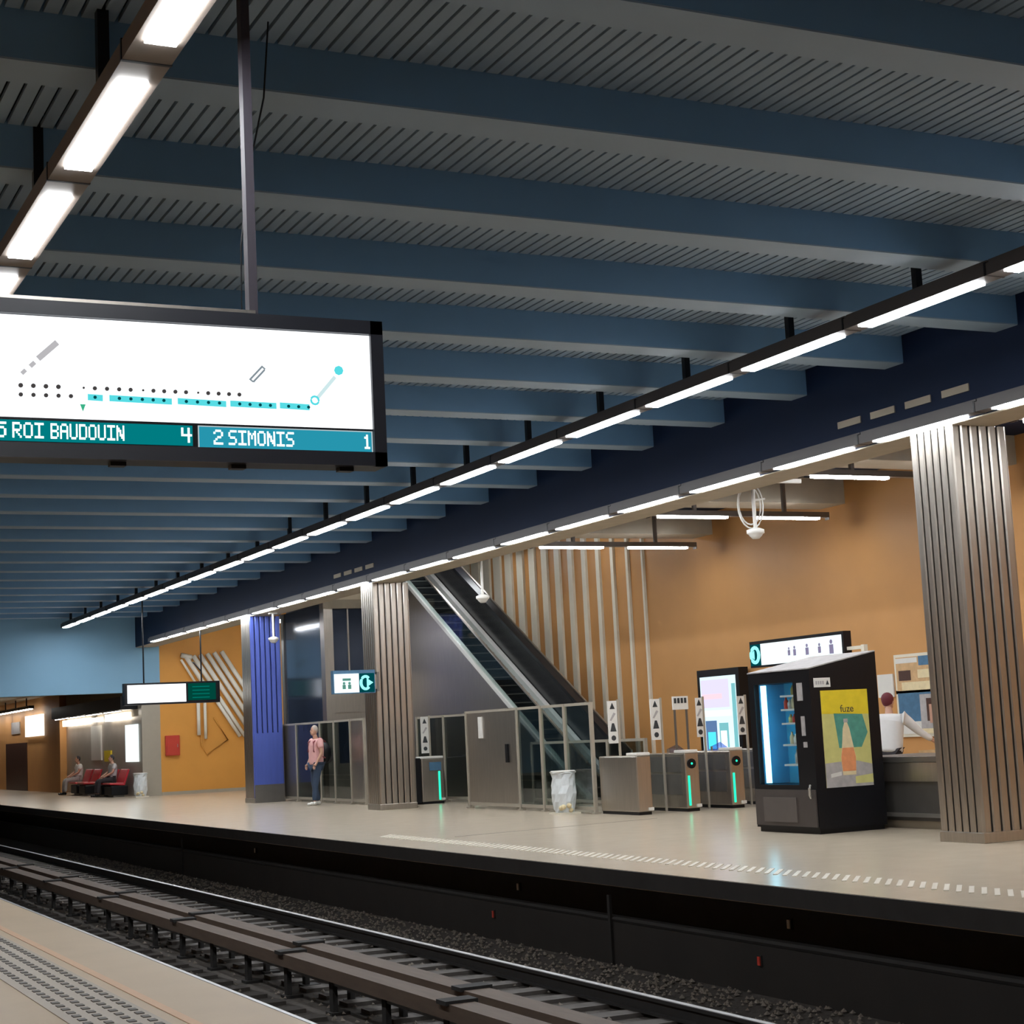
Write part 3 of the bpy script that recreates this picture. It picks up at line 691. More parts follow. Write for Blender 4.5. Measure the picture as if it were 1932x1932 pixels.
def exit_sign():
    t = thing('column_exit_sign', 'lit white exit sign with a cyan arrow bracketed off the ribbed column', 'sign', (12.2, 33.3, 2.45))
    y = 33.3; k = 33.3/34.0
    x0, x1, z0, z1 = 12.01, 12.93, 2.44, 2.83
    B(x0, y, z0-0.02, x1, y+0.14, z1+0.07).build('case', m_bluepr, t)
    B(x0+0.02, y-0.008, z0, x0+0.56, y, z1).build('white_face', e_sign, t)
    B(x0+0.57, y-0.008, z0, x1-0.02, y, z1).build('arrow_face', e_signd, t)
    zc = (z0+z1)/2; xc = x0+0.70
    MB().tube([(xc+0.10*math.cos(a), y-0.012, zc+0.13*math.sin(a)) for a in [math.radians(45+i*18) for i in range(16)]], 0.032, 6).build('roundel', e_aqua, t)
    MB().prism([(xc+0.17, y-0.02, zc), (xc+0.03, y-0.02, zc+0.09), (xc+0.03, y-0.02, zc-0.09)], (0, 0.008, 0)).build('arrow', e_aqua, t)
    pic = MB(); pc = x0+0.29
    pic.box(pc-0.09, y-0.012, zc+0.05, pc+0.09, y-0.008, zc+0.10)
    for s in (-1, 1):
        pic.box(pc+s*0.06-0.035, y-0.012, zc-0.12, pc+s*0.06+0.035, y-0.008, zc-0.03)
        pic.tube([(pc+s*0.06, y-0.012, zc+0.0), (pc+s*0.06, y-0.008, zc+0.0)], 0.03, 8)
    pic.build('lift_pictogram', m_teal, t)
    B(x1, y+0.04, 2.5, 13.02, y+0.10, 2.8).build('bracket', m_steel, t)
    B(12.98, y+0.02, 2.45, 13.03, y+0.16, 2.85).build('wall_plate', m_steel_d, t)
exit_sign()
# hanging display far away
def far_board():
    t = thing('far_hanging_display', 'small hanging display with a white half and a green half near the end wall', 'display', (10.9, 47, 2.7))
    y = 47.0; x0, x1, z0, z1 = 10.88, 13.57, 2.70, 3.30
    B(x0, y, z0, x1, y+0.25, z1).build('case', m_black, t)
    B(x0+0.08, y-0.01, z0+0.05, x0+1.72, y, z1-0.05).build('white_screen', e_white, t)
    B(x0+1.78, y-0.01, z0+0.08, x1-0.12, y, z1-0.05).build('green_screen', e_dkgreen, t)
    tx = MB()
    for i in range(4): tx.box(x0+1.9, y-0.014, z0+0.14+0.1*i, x1-0.3, y-0.01, z0+0.165+0.1*i)
    tx.build('text_lines', e_dkgreen2, t)
    for xx in (11.45, 13.08): MB().tube([(xx, y+0.12, z1), (xx, y+0.12, 6.0)], 0.022, 6).build('hanger_rod', m_black, t)
    MB().tube([(12.85, y+0.12, z1+0.55), (13.08, y+0.12, z1+0.28), (13.08, y+0.12, z1)], 0.02, 6).build('cable_fork', m_black, t)
far_board()

# ================================================================== BIG HANGING LINE DISPLAY
bd = thing('line_map_display', 'large hanging display with a line diagram and two teal destination bars', 'display', (1.7, 8.5, 2.95))
y = 8.5; bx0, bx1, bz0, bz1 = 0.0, 3.41, 2.95, 3.75
B(bx0, y, bz0, bx1, y+0.16, bz1).build('case', m_black, bd)
bez = MB(); bez.box(bx0, y-0.03, bz1-0.075, bx1, y, bz1); bez.box(bx0, y-0.03, bz0, bx1, y, bz0+0.075); bez.box(bx1-0.07, y-0.03, bz0, bx1, y, bz1); bez.box(bx0, y-0.03, bz0, bx0+.07, y, bz1)
bez.build('bezel', mat('black_bezel', (0.02, 0.022, 0.03), 0.35), bd)
scr = B(bx0+0.07, y-0.006, 3.155, 3.34, y, 3.672).build('map_screen', e_white, bd)
PXM = 1.95/700.0
def mx(px): return 1.385 + px*PXM
def mz(py, px):      # photo row on the board -> height, with the board's own slope removed
    return 3.676 - (py - (584 + (636-584)*px/700.0)) * (0.52/ (203 - 27*px/700.0))
def disc(mb, px, py, r): mb.tube([(mx(px), y-0.010, mz(py, px)), (mx(px), y-0.006, mz(py, px))], r, 8)
dots = MB()
for i in range(4): disc(dots, 35+22*i, 727+1.0*i, 0.012)
for i, p in enumerate((146, 166, 188, 210, 231, 254, 273, 293, 314, 334, 357, 376, 396, 416, 436)): disc(dots, p, 732+i*1.0, 0.011 if i not in (0, 5, 10) else 0.006)
for i in range(5): disc(dots, 35+22*i, 745+0.8*i, 0.011)
dots.build('station_dots', e_dot, scr)['kind'] = 'stuff'
ln = MB()
for a, b, pa, pb in ((153, 180, 750, 752), (192, 307, 752, 759), (318, 410, 758, 764), (418, 508, 763, 768), (515, 574, 767, 771)):
    ln.prism([(mx(a), y-0.009, mz(pa, a)-0.016), (mx(b), y-0.009, mz(pb, b)-0.016), (mx(b), y-0.009, mz(pb, b)+0.016), (mx(a), y-0.009, mz(pa, a)+0.016)], (0, 0.003, 0))
ln.build('line_segments', e_line, scr)
sd = MB()
for p in (166, 210, 231, 252, 272, 292, 334, 355, 376, 397, 436, 456, 476, 496, 532, 552, 572): disc(sd, p, 750.5+0.05*(p-166), 0.009)
sd.build('line_stops', e_signd, scr)['kind'] = 'stuff'
def slant(mb, a, pa, b, pb, th):
    A = Vector((mx(a), y-0.009, mz(pa, a))); Bv = Vector((mx(b), y-0.009, mz(pb, b))); d = (Bv-A).normalized(); n = Vector((-d.z, 0, d.x))*th/2
    mb.prism([A-n, Bv-n, Bv+n, A+n], (0, 0.003, 0))
t1 = MB(); slant(t1, 66, 675, 100, 643, 0.030); slant(t1, 52, 690, 60, 682, 0.022); slant(t1, 37, 704, 44, 697, 0.020); t1.build('terminus_name', emit('screen_pale_grey', (0.55, 0.54, 0.56), 0.9), scr)
t2 = MB(); slant(t2, 457, 718, 483, 692, 0.010); slant(t2, 464, 722, 487, 699, 0.010); slant(t2, 481, 692, 488, 698, 0.008); slant(t2, 457, 716, 464, 722, 0.008); t2.build('terminus_box', emit('screen_slate', (0.30, 0.36, 0.40), 0.8), scr)
t3 = MB(); disc(t3, 636, 702, 0.026); t3.build('terminus_roundel', e_line, scr)
t4 = MB(); slant(t4, 592, 752, 628, 714, 0.020); t4.build('terminus_lettering', emit('screen_pale_aqua', (0.66, 0.86, 0.88), 0.95), scr)
t5 = MB(); t5.tube([(mx(585)+0.022*math.cos(a*math.pi/6), y-0.010, mz(758, 585)+0.022*math.sin(a*math.pi/6)) for a in range(13)], 0.006, 5); t5.build('terminus_ring', e_line, scr)
t6 = MB(); t6.prism([(mx(139), y-0.009, mz(764, 144)), (mx(149), y-0.009, mz(764, 144)), (mx(144), y-0.009, mz(778, 144))][::-1], (0, 0.003, 0)); t6.build('here_marker', emit('screen_marker', (0.05, 0.45, 0.25), 1.0), scr)
b1 = B(0.50, y-0.006, 3.035, 2.345, y, 3.14).build('destination_bar', e_teal, bd)
b2 = B(2.375, y-0.006, 3.025, 3.335, y, 3.14).build('destination_bar', e_cyan, bd)
for wd, x_, z_, ws_, par in (('5', 1.355, 3.05, 1.0, b1), ('ROI', 1.44, 3.05, 0.80, b1), ('BAUDOUIN', 1.625, 3.05, 0.70, b1), ('4', 2.285, 3.05, 1.0, b1), ('2', 2.455, 3.045, 0.9, b2), ('SIMONIS', 2.535, 3.045, 0.78, b2), ('1', 3.28, 3.045, 0.9, b2)):
    for q, ch in enumerate(wd):
        pm = MB(); pixel_text(pm, ch, x_+q*6*0.078/7*ws_, z_, 0.078, y-0.006, ws_, 0.003); pm.build('letter', e_text, par)
fb = MB(); fb.box(2.373, y-0.009, 3.022, 3.337, y-0.006, 3.027); fb.box(2.373, y-0.009, 3.137, 3.337, y-0.006, 3.142); fb.box(2.373, y-0.009, 3.022, 2.379, y-0.006, 3.142); fb.box(3.331, y-0.009, 3.022, 3.337, y-0.006, 3.142)
fb.build('bar_outline', emit('screen_outline', (0.45, 0.55, 0.58), 1.0), b2)
for xx in (2.71, 0.70):
    B(xx-0.024, y+0.05, bz1, xx+0.024, y+0.12, 6.02).build('hanging_post', mat('purplish_post', (0.045, 0.038, 0.052), 0.6), bd)
B(0.7, y+0.02, bz1+0.005, 2.71, y+0.14, bz1+0.03).build('top_bracket', m_steel, bd)
for xx in (1.97, 2.60, 3.2): B(xx-0.04, y+0.04, bz0-0.02, xx+0.04, y+0.10, bz0).build('underside_clip', m_black, bd)
tag(MB().tube([(3.19, 9.6, 5.9), (3.14, 9.58, 5.4), (3.02, 9.56, 4.9), (2.96, 9.55, 4.45), (2.93, 9.5, 3.6), (2.93, 8.66, 3.5)], 0.006, 5).build('hanging_cable', m_black, None, org=(3.1, 9.6, 5.9)), 'thin black cable hanging beside the post of the large display', 'cable')

# ================================================================== CAMERAS ON STALKS
def cctv(x, y, ztop, zlow, label, loops=False):
    t = thing('hanging_camera', label, 'security camera', (x, y, zlow))
    MB().tube([(x, y, ztop), (x, y, zlow+0.08)], 0.028, 8).build('stalk', m_white, t)
    MB().lathe((x, y, zlow), [(0.05, -0.07), (0.09, -0.03), (0.11, 0.0), (0.13, 0.01), (0.13, 0.06), (0.05, 0.09)], 14).build('camera_dome', m_white, t, True)
    B(x-0.10, y-0.06, ztop-0.05, x+0.10, y+0.06, ztop).build('mount_plate', m_white, t)
    if loops:
        for k, (rx, rz) in enumerate(((0.22, 0.34), (0.19, 0.28))):
            pts = [(x-0.06+rx*math.cos(a*math.pi/10), y+0.02*k, ztop-0.62+rz*math.sin(a*math.pi/10)) for a in range(21)]
            MB().tube(pts, 0.012, 5).build('cable_loop', m_white, t)
        B(x, y-0.03, ztop-0.28, x+0.85, y+0.03, ztop-0.22).build('side_arm', m_white, t)
        MB().tube([(x, y, zlow+0.5), (x+0.2, y, zlow+0.52)], 0.015, 5).build('cable_stub', m_white, t)
cctv(14.0, 20.6, 5.2, 4.16, 'white camera on a stalk with looped white cables above the fare gates', True)
cctv(13.95, 30.0, 5.65, 4.06, 'white camera on a thin stalk right of the escalator')
cctv(13.25, 41.0, 4.74, 4.03, 'white camera on a short stalk in front of the blue column')
tag(B(14.06, 44.3, 4.25, 14.42, 44.5, 4.70).build('white_wall_box', m_white, None, org=(14.2, 44.4, 4.25)), 'pale perforated box high beside the blue column', 'box')

# ================================================================== SCREEN AND POSTERS ON THE BACK WALL
ad = thing('advertising_screen', 'upright lit advertising screen behind the fare gates', 'screen', (18.2, 27.7, 0))
B(18.2, 27.68, 0.0, 18.42, 29.18, 2.50).build('case', m_black, ad)
def adp(y0, y1, z0, z1, m, nm, d=0.004): return B(18.2-d, y0, z0, 18.2, y1, z1).build(nm, m, ad)
adp(27.80, 29.08, 0.15, 2.36, e_ad1, 'screen_face')
adp(28.05, 29.05, 1.75, 2.30, e_ad2, 'screen_headline', .008); adp(28.3, 29.02, 1.92, 2.02, e_pink, 'screen_line', .011)
adp(28.0, 29.0, 1.58, 1.70, e_sign, 'screen_line', .011)
adp(28.55, 28.95, 0.6, 1.5, e_ad5, 'screen_picture', .008); adp(28.6, 28.88, 0.95, 1.28, e_ad3, 'screen_picture', .011); adp(28.5, 28.8, 0.5, 0.92, e_ad2, 'screen_picture', .012)
adp(28.14, 28.46, 0.5, 1.45, e_ad4, 'screen_picture', .008); adp(28.2, 28.42, 0.5, 1.3, e_sign, 'screen_picture', .011)
adp(27.82, 27.95, 0.4, 2.2, e_ad4, 'screen_side_band', .008)
font_mesh('screen_caption', 'JCD', 0.08, m_greyp, facing_mx((18.195, 28.6, 2.41), (0, -1, 0)), ad) if False else None
def poster(label, y0, y1, z0, z1, base, bits):
    t = thing('wall_poster', label, 'poster', (18.48, y0, z0), 'framed posters on the orange wall')
    B(18.45, y0-0.05, z0-0.05, 18.5, y1+0.05, z1+0.05).build('frame', m_slat, t)
    fc = B(18.444, y0, z0, 18.45, y1, z1).build('sheet', base, t)
    for k, (u0, u1, v0, v1, m) in enumerate(bits):
        B(18.441-0.0006*k, y1-(y1-y0)*u1, z0+(z1-z0)*v0, 18.444, y1-(y1-y0)*u0, z0+(z1-z0)*v1).build('printed_patch', m, fc)
poster('upper framed poster in sand and blue tones left of the column', 22.0, 23.24, 1.84, 2.40, m_sand, [(0, .45, .82, .97, m_white), (.48, 1, .72, 1, m_bluepr), (.1, .9, .0, .25, m_cream), (.05, .3, .3, .6, m_brown), (.45, .8, .35, .6, m_cream)])
poster('lower framed poster with a framed portrait shape left of the column', 22.0, 23.24, 1.12, 1.80, m_bluepr, [(.45, .95, .05, .95, m_greyp), (.58, .9, .3, .85, m_brown), (.63, .85, .25, .7, m_skin), (.0, .45, .0, .30, m_white), (.45, 1, .0, .12, m_cream)])
tag(B(18.47, 23.38, 1.75, 18.5, 23.80, 2.14).build('small_wall_notice', m_white, None, org=(18.5, 23.4, 1.75)), 'small white notice behind the head of the person in white', 'notice')
rb = thing('red_wall_box', 'red box on the orange wall below the tubular relief', 'box', (13.9, 54.4, 1.24))
B(13.88, 54.38, 1.24, 14.34, YB, 1.88).build('cabinet', m_red, rb, bevel=0.015); B(13.92, 54.365, 1.28, 14.30, 54.38, 1.84).build('door', m_red, rb); B(14.25, 54.35, 1.5, 14.27, 54.365, 1.6).build('handle', m_steel, rb)

# ================================================================== TUBULAR RELIEF
ar = thing('tubular_relief', 'wall relief of slanting pale tubes on the orange end wall', 'artwork', (15.4, 54.4, 2.9))
def atube(x0, z0, x1, z1, r=0.07, yy=54.41, m=m_ivory):
    MB().tube([(x0, yy, z0), (x1, yy, z1)], r, 8).build('tube', m, ar, True)
SL = 1.66/1.05
for i, xa in enumerate((14.62, 14.86, 15.08, 15.32, 15.55, 15.80)):
    zt = 4.38+0.03*i; zb = (2.9, 2.6, 1.75, 1.75, 1.8, 2.0)[i]
    if i < 2: zb = 3.35-0.1*i
    atube(xa, zt, xa+(zt-zb)/SL, zb, 0.075)
atube(15.55, 3.0, 15.55+1.25/SL, 1.75, 0.06); atube(15.68, 3.05, 15.68+1.3/SL, 1.75, 0.06)
atube(14.98, 3.1, 14.98, 1.85, 0.06); atube(15.2, 3.1, 15.2, 1.72, 0.05)
atube(14.45, 4.44, 14.8, 4.36, 0.08); atube(14.45, 4.3, 14.9, 3.55, 0.04)
MB().tube([(15.06, 54.47, 1.85), (15.08, 54.47, 1.5), (15.24, 54.47, 1.22), (15.95, 54.47, 1.66), (15.5, 54.47, 2.4)], 0.025, 6).build('outline_tube', m_orangea, ar, True)

# ================================================================== TRACKS
def track(xl, xr, label):
    t = thing('railway_track', label, 'track', (xl, 0, -1.14), 'running tracks')
    for xx in (xl, xr):
        rl = MB(); rl.box(xx-0.065, YA, -1.10, xx+0.065, 92, -1.08); rl.box(xx-0.012, YA, -1.08, xx+0.012, 92, -0.985); rl.box(xx-0.036, YA, -0.985, xx+0.036, 92, -0.955)
        ro = rl.build('rail', m_dark, t)
        B(xx-0.03, YA, -0.955, xx+0.03, 92, -0.948).build('rail_head', m_railtop, ro)
    sm = MB().box(-0.55+0, -0.12, -1.15, (xr-xl)+0.55, 0.12, -1.10).mesh('sleeper', m_sleeper)
    for i in range(70): inst('sleeper', sm, (xl, 6.0+0.62*i, 0), t)
track(3.53, 4.97, 'nearer railway track running along the near platform edge')
track(6.50, 7.93, 'farther railway track running below the far platform')
def third_rail(x0, x1, y_first, label):
    t = thing('third_rail', label, 'third rail', (x0, 6, -1.14), 'covered third rails between the tracks')
    yy = YA; 
    B(x0, YA, -0.72, x1, 92, -0.68).build('cover_board', m_rust, t)
    B(x0, YA, -0.81, x0+0.03, 92, -0.72).build('side_board', m_rust, t)
    B(x0+0.06, YA, -0.86, x1-0.05, 92, -0.76).build('conductor_rail', m_steel_d, t)
    br = MB().box(-0.0, -0.05, -1.14, 0.05, 0.05, -0.8); br.box(-0.02, -0.06, -0.76, x1-x0+0.02, 0.06, -0.72); br.box(-0.03, -0.09, -1.14, 0.16, 0.09, -1.11)
    bm = br.mesh('bracket', m_dark)
    for i in range(24): inst('bracket', bm, (x0+0.05, y_first+1.4*i, 0), t)
    cl = B(-0.03, -0.10, -0.69, x1-x0+0.03, 0.10, -0.655).mesh('clamp', m_dark)
    for i in range(8): inst('clamp', cl, (x0, y_first+1.2+4.3*i, 0), t)
third_rail(5.62, 5.85, 7.7, 'nearer brown covered third rail between the two tracks')
third_rail(6.02, 6.26, 8.3, 'farther brown covered third rail between the two tracks')
# ballast stones and litter
bs = MB()
for i in range(9000):
    bxx = random.uniform(8.1, 8.95) if i % 2 else random.uniform(3.1, 8.9); by = random.uniform(7, 45)
    s = random.uniform(0.014, 0.034); z = -1.14 + random.uniform(0, 0.02) + (0.10*max(0, (bxx-8.3)/0.6) if bxx > 8.3 else 0)
    n = len(bs.v); a = random.uniform(0, 3.1)
    ca, sa = math.cos(a)*s, math.sin(a)*s
    bs.v += [(bxx+ca, by+sa, z), (bxx-sa, by+ca, z), (bxx-ca, by-sa, z), (bxx+sa, by-ca, z), (bxx+ca*.3, by+sa*.3, z+s*.9)]
    bs.f += [(n, n+1, n+4), (n+1, n+2, n+4), (n+2, n+3, n+4), (n+3, n, n+4)]
bo = bs.build('ballast_stones', mat('grey_ballast_stone', (0.21, 0.18, 0.15), 0.95, 0, 0.5, 9.0)); bo['kind'] = 'stuff'; bo['label'] = 'loose sooty stones of the track bed'; bo['category'] = 'ballast'
MB().prism([(8.3, YA, -1.14), (8.98, YA, -1.14), (8.98, YA, -1.03)], (0, 98, 0)).build('ballast_shoulder', m_ballast, pit)
for i, (yy, zz, mm, lb) in enumerate(((30.3, -.42, m_white, 'tiny white marker under the platform edge below the exit gate'), (19.4, -.42, m_white, 'small white marker under the platform edge below the litter bin'), (13.6, -.42, m_white, 'small white marker under the platform edge below the vending machine'), (19.4, -.72, m_red, 'small red marker on the sooty wall below the litter bin'), (13.6, -.72, m_red, 'small red marker on the sooty wall below the vending machine'))):
    xm = 9.32 if mm is m_white else 8.965
    t = thing('wall_marker', lb, 'marker', (xm, yy, zz), 'markers under the platform edge')
    B(xm-0.012, yy-0.02, zz-0.04, xm+0.03, yy+0.02, zz+0.04).build('reflector', mm, t); B(xm, yy-0.03, zz-0.05, xm+0.035, yy+0.03, zz+0.05).build('base', m_dark, t)

# ================================================================== SEATS IN THE FAR BAY
def seat(y, label):
    t = thing('waiting_chair', label, 'chair', (12.55, y, 0), 'red seats in the waiting bay')
    B(12.40, y-0.5, 0.06, 12.95, y+0.5, 0.36).build('base', m_black, t, bevel=0.03)
    MB().prism([(12.35, y-0.52, 0.40), (12.85, y-0.52, 0.36), (13.02, y-0.52, 0.86), (12.96, y-0.52, 0.88), (12.80, y-0.52, 0.44), (12.35, y-0.52, 0.46)], (0, 1.04, 0)).build('shell', m_seatred, t, bevel=0.02)
    B(12.5, y-0.4, 0, 12.85, y+0.4, 0.06).build('foot', m_steel_d, t)
seat(61.6, 'leftmost red moulded seat in the far waiting bay'); seat(60.2, 'second red moulded seat from the left in the far bay')
seat(57.6, 'third red moulded seat from the left in the far bay'); seat(56.2, 'rightmost red moulded seat in the far bay')

# ================================================================== PEOPLE
def skin_mesh(name, J, E, m, sub=2):
    """J: joint -> (Vector, radius or (rx, ry)), E: list of joint pairs, first joint is the root"""
    keys = list(J.keys()); me = bpy.data.meshes.new(name)
    me.from_pydata([tuple(J[k][0]) for k in keys], [(keys.index(a), keys.index(b)) for a, b in E], []); me.update()
    o = bpy.data.objects.new(name+'_tmp', me); COL.objects.link(o)
    md = o.modifiers.new('skin', 'SKIN'); md.use_smooth_shade = True
    if not me.skin_vertices: pass
    for i, k in enumerate(keys):
        r = J[k][1]; r = (r, r) if not isinstance(r, tuple) else r
        sv = me.skin_vertices[0].data[i]; sv.radius = r; sv.use_root = (i == 0)
    ss = o.modifiers.new('sub', 'SUBSURF'); ss.levels = sub; ss.render_levels = sub
    dg = bpy.context.evaluated_depsgraph_get(); dg.update()
    out = bpy.data.meshes.new_from_object(o.evaluated_get(dg))
    bpy.data.objects.remove(o); bpy.data.meshes.remove(me)
    out.name = name
    out.materials.clear(); out.materials.append(m)
    for p in out.polygons: p.use_smooth = True
    return out
def person(label, loc, heading, P, shirt, trousers, hair, sleeve_long=False, skin=m_skin, cap=False, shoe=m_black, girth=1.0):
    """P: pose, local coords: x right, y forward, z up, metres"""
    h = Vector((heading[0], heading[1], 0)).normalized(); r = Vector((h.y, -h.x, 0)); L = Vector(loc)
    def W(p): return L + r*p[0] + h*p[1] + Vector((0, 0, p[2]))
    t = thing('person', label, 'person', loc)
    def add(name, me):
        me.transform(Matrix.Translation(-L)); o = bpy.data.objects.new(name, me); COL.objects.link(o); o.parent = t; ORG[o.name] = L; return o
    V = {k: W(v) for k, v in P.items()}
    sh = V['chest']
    J = {'pelvis': (V['pelvis'], 0.13), 'belly': ((V['pelvis']+V['chest'])/2, 0.11), 'chest': (V['chest'], 0.105), 'neck': (V['neck'], 0.055), 'skull': (V['head'], 0.06)}
    Ed = [('pelvis', 'belly'), ('belly', 'chest'), ('chest', 'neck'), ('neck', 'skull')]
    for s in 'lr':
        J['sho'+s] = (V['sho'+s], 0.052); J['elb'+s] = (V['elb'+s], 0.042); J['wri'+s] = (V['wri'+s], 0.028); J['palm'+s] = (V['wri'+s]+(V['wri'+s]-V['elb'+s]).normalized()*0.07, 0.034)
        J['hip'+s] = (V['hip'+s], 0.085); J['kne'+s] = (V['kne'+s], 0.058); J['ank'+s] = (V['ank'+s], 0.042)
        Ed += [('chest', 'sho'+s), ('sho'+s, 'elb'+s), ('elb'+s, 'wri'+s), ('wri'+s, 'palm'+s), ('pelvis', 'hip'+s), ('hip'+s, 'kne'+s), ('kne'+s, 'ank'+s)]
    body = skin_mesh('body', J, Ed, skin)
    # head with face, ears, and five fingers on each hand, added to the same mesh
    mb = MB(); hc = V['head']+Vector((0, 0, 0.06))
    f = (W(P.get('look', (P['head'][0], P['head'][1]+1, P['head'][2])))-V['head']).normalized(); side = f.cross(Vector((0, 0, 1))).normalized()
    mb.ball(hc, 0.078, 0.078, 0.118, 16, 12)
    mb.ball(hc+f*0.03-Vector((0, 0, 0.05)), 0.06, 0.06, 0.065, 12, 8)
    mb.ball(hc+f*0.085-Vector((0, 0, 0.015)), 0.016, 0.016, 0.025, 8, 6)
    for s in (-1, 1): mb.ball(hc+side*0.08*s-Vector((0, 0, 0.01)), 0.014, 0.016, 0.03, 8, 6)
    for s in 'lr':
        d = (V['wri'+s]-V['elb'+s]).normalized(); p0 = V['wri'+s]+d*0.06
        n1 = d.cross(Vector((0.3, 0.5, 0.8))).normalized(); n2 = d.cross(n1)
        for i, (off, ln_) in enumerate(((-0.03, .07), (-0.01, .085), (0.01, .08), (0.03, .062))):
            a = p0+n1*off+d*0.02; mb.tube([a, a+d*ln_*0.55+n2*0.005, a+d*ln_*0.9+n2*0.03], 0.0095, 6, 0.007)
        a = V['wri'+s]+d*0.025; mb.tube([a, a+n1*-0.04+d*0.02, a+n1*-0.055+d*0.055], 0.011, 6, 0.008)
    hm = mb.mesh('head_tmp', skin, Vector((0, 0, 0)), True)
    bm = bmesh.new(); bm.from_mesh(body); bm.from_mesh(hm); bm.to_mesh(body); bm.free(); bpy.data.meshes.remove(hm)
    for p in body.polygons: p.use_smooth = True
    add('body', body)
    fe = MB()
    for s in (-1, 1): fe.ball(hc+f*0.074+side*0.028*s+Vector((0, 0, 0.012)), 0.011, 0.011, 0.007, 6, 5)
    fe.tube([hc+f*0.088-side*0.022-Vector((0, 0, 0.06)), hc+f*0.094-Vector((0, 0, 0.061)), hc+f*0.088+side*0.022-Vector((0, 0, 0.06))], 0.005, 5)
    add('facial_features', fe.mesh('facial_features', m_brown, Vector((0, 0, 0)), True))
    hb = MB()
    hb.ball(hc-f*0.018+Vector((0, 0, 0.022)), 0.086, 0.086, 0.108, 16, 10)
    if cap: hb.ball(hc-f*0.01+Vector((0, 0, 0.04)), 0.094, 0.094, 0.098, 16, 10)
    add('hair' if not cap else 'cap', hb.mesh('hair', hair, Vector((0, 0, 0)), True))
    # shirt
    S = {'belly': ((V['pelvis']*0.5+V['chest']*0.5), (0.17*girth, 0.15*girth)), 'hem': (V['pelvis']+Vector((0, 0, -0.09)), (0.165*girth, 0.145*girth)), 'chest': (V['chest'], (0.165*girth, 0.14*girth)), 'collar': (V['chest']*0.35+V['neck']*0.65, 0.075)}
    SE = [('belly', 'hem'), ('belly', 'chest'), ('chest', 'collar')]
    for s in 'lr':
        e = V['elb'+s]; m_ = V['sho'+s]*0.35+e*0.65
        S['sho'+s] = (V['sho'+s], 0.085*girth**0.5); S['sl'+s] = (m_, 0.072); SE += [('chest', 'sho'+s), ('sho'+s, 'sl'+s)]
        if sleeve_long:
            S['slb'+s] = (e, 0.06); SE.append(('sl'+s, 'slb'+s)); S['slc'+s] = (e*0.25+V['wri'+s]*0.75, 0.045); SE.append(('slb'+s, 'slc'+s))
    add('shirt', skin_mesh('shirt', S, SE, shirt))
    Tt = {'pelvis': (V['pelvis'], (0.15, 0.135))}; TE = []
    for s in 'lr':
        Tt['hip'+s] = (V['hip'+s], 0.105); Tt['kne'+s] = (V['kne'+s], 0.078); Tt['ank'+s] = (V['ank'+s]+Vector((0, 0, 0.01)), 0.062)
        TE += [('pelvis', 'hip'+s), ('hip'+s, 'kne'+s), ('kne'+s, 'ank'+s)]
    add('trousers', skin_mesh('trousers', Tt, TE, trousers))
    for s in 'lr':
        b = V['ank'+s]; sb = MB()
        sb.ball(b+h*0.07-Vector((0, 0, 0.035)), 0.055, 0.055, 0.045, 10, 7); sb.ball(b+h*0.14-Vector((0, 0, 0.045)), 0.05, 0.05, 0.035, 10, 7); sb.ball(b-Vector((0, 0, 0.03)), 0.055, 0.055, 0.05, 10, 7)
        add('shoe', sb.mesh('shoe', shoe, Vector((0, 0, 0)), True))
    return t, W
K = 1.04
stand = dict(pelvis=(0, 0, .95), chest=(0, -.02, 1.33), neck=(0, 0, 1.51), head=(0, .03, 1.60), shol=(-.19, -.01, 1.43), elbl=(-.25, -.02, 1.15), wril=(-.24, .12, .93), shor=(.19, -.01, 1.43), elbr=(.25, -.03, 1.15), wrir=(.22, .10, .92), hipl=(-.09, 0, .87), kner=(.10, .02, .48), knel=(-.10, .08, .48), hipr=(.09, 0, .87), ankl=(-.10, .12, .08), ankr=(.10, -.08, .08))
stand = {k: tuple(c*K for c in v) for k, v in stand.items()}
stand['ankl'] = (stand['ankl'][0], stand['ankl'][1], .08); stand['ankr'] = (stand['ankr'][0], stand['ankr'][1], .08)
man, Wm = person('man in a pink shirt and dark jeans standing before the glass fence', (13.32, 38.3, 0), (-0.97, -0.12), stand, m_pink, m_denim, m_grey_h, shoe=m_white, girth=1.18)
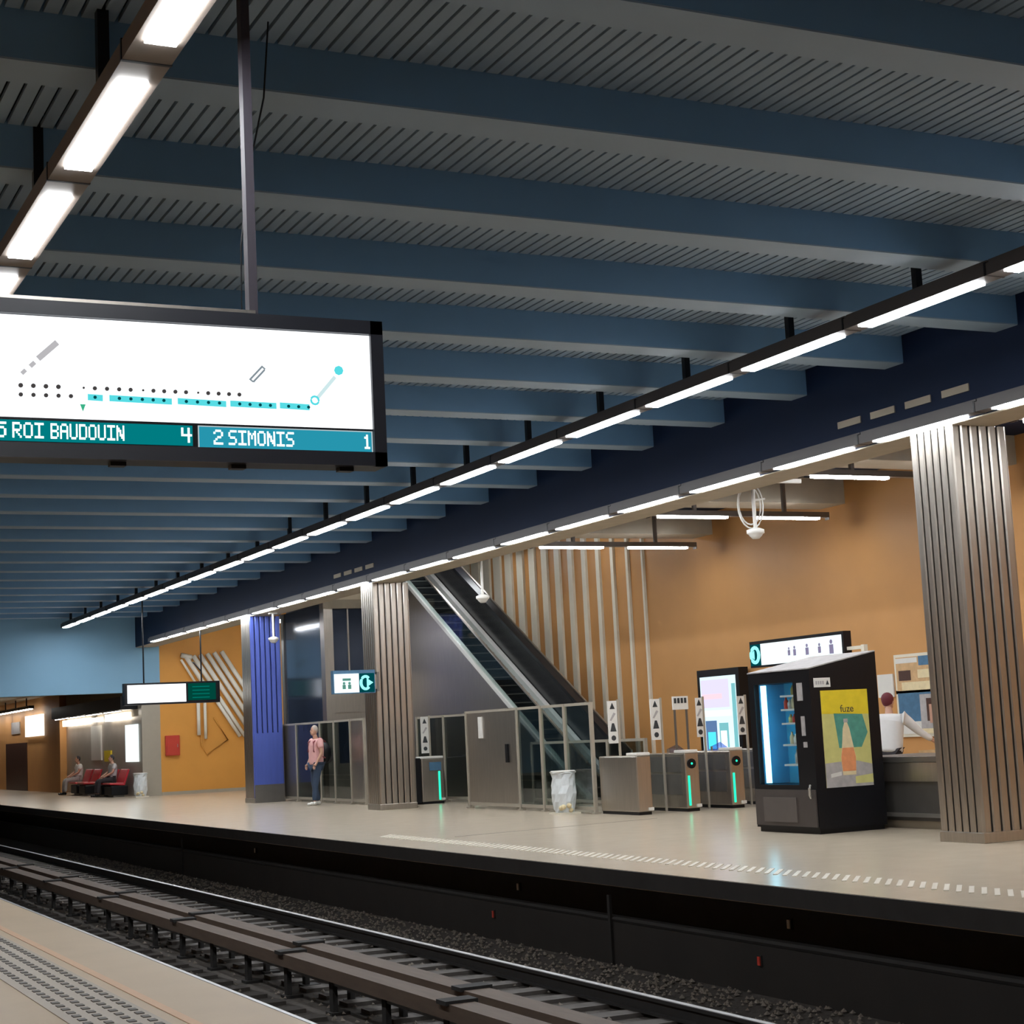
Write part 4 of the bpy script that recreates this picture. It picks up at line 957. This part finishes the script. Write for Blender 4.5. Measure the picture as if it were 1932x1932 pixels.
# backpack on his back
bp = thing('backpack', 'black backpack worn by the man in pink', 'bag', Wm((0.0, -0.28, 1.0)))
pk = MB(); c = Wm((0.05, -0.27, 1.20)); pk.ball(c, 0.15, 0.15, 0.25, 14, 10); pk.build('sack', m_black, bp, True)
pk2 = MB(); c = Wm((0.05, -0.36, 1.10)); pk2.ball(c, 0.10, 0.10, 0.13, 12, 8); pk2.build('pocket', m_darkc, bp, True)
for s in (-1, 1):
    MB().tube([Wm((0.12*s, -0.2, 1.45)), Wm((0.13*s, -0.05, 1.56)), Wm((0.13*s, 0.12, 1.46)), Wm((0.15*s, 0.13, 1.25)), Wm((0.16*s, -0.16, 1.08))], 0.018, 6).build('strap', mat('maroon_strap', (0.25, 0.06, 0.07), 0.8), bp, True)
lean = dict(pelvis=(0, -.02, .97), chest=(.03, .06, 1.33), neck=(.0, .12, 1.51), head=(-.02, .17, 1.59), shol=(-.20, .06, 1.42), elbl=(-.25, .12, 1.16), wril=(-.15, .34, 1.02), shor=(.22, .08, 1.41), elbr=(.40, .20, 1.20), wrir=(.62, .34, 1.02), hipl=(-.09, -.02, .89), hipr=(.09, -.02, .89), knel=(-.10, .0, .48), kner=(.10, -.02, .48), ankl=(-.10, -.06, .08), ankr=(.10, -.06, .08), look=(0.2, 1.2, 1.3))
person('person in a white shirt and maroon cap seen from behind at the service counter', (15.93, 20.36, 0), (0.8, 0.6), lean, m_whitec, m_darkc, m_maroon, True, cap=True, girth=1.25)
dk = thing('ticket_desk', 'low brown desk behind the service counter under the white-shirted arm', 'desk', (16.6, 19.3, 0))
B(16.25, 18.5, 0.88, 16.95, 20.1, 0.92).build('desktop', m_sand, dk)
for lx in (16.29, 16.87):
    for ly in (18.54, 20.02): B(lx, ly, 0, lx+0.05, ly+0.05, 0.88).build('leg', m_steel_d, dk)
sit = dict(pelvis=(0, 0, .55), chest=(0, -.06, .92), neck=(0, -.02, 1.10), head=(0, .0, 1.18), shol=(-.18, -.05, 1.02), elbl=(-.24, .05, .78), wril=(-.15, .28, .66), shor=(.18, -.05, 1.02), elbr=(.24, .05, .78), wrir=(.15, .28, .66), hipl=(-.09, .04, .54), hipr=(.09, .04, .54), knel=(-.11, .46, .52), kner=(.11, .46, .52), ankl=(-.11, .5, .09), ankr=(.11, .5, .09))
person('dark-haired person in pale clothes on the left red seats', (12.72, 62.4, 0), (-1, -0.1), sit, m_whitec, m_greyp, m_darkc)
person('dark-haired person in grey clothes on the right red seats', (12.72, 57.0, 0), (-1, -0.1), sit, m_greyp, m_darkc, m_darkc)
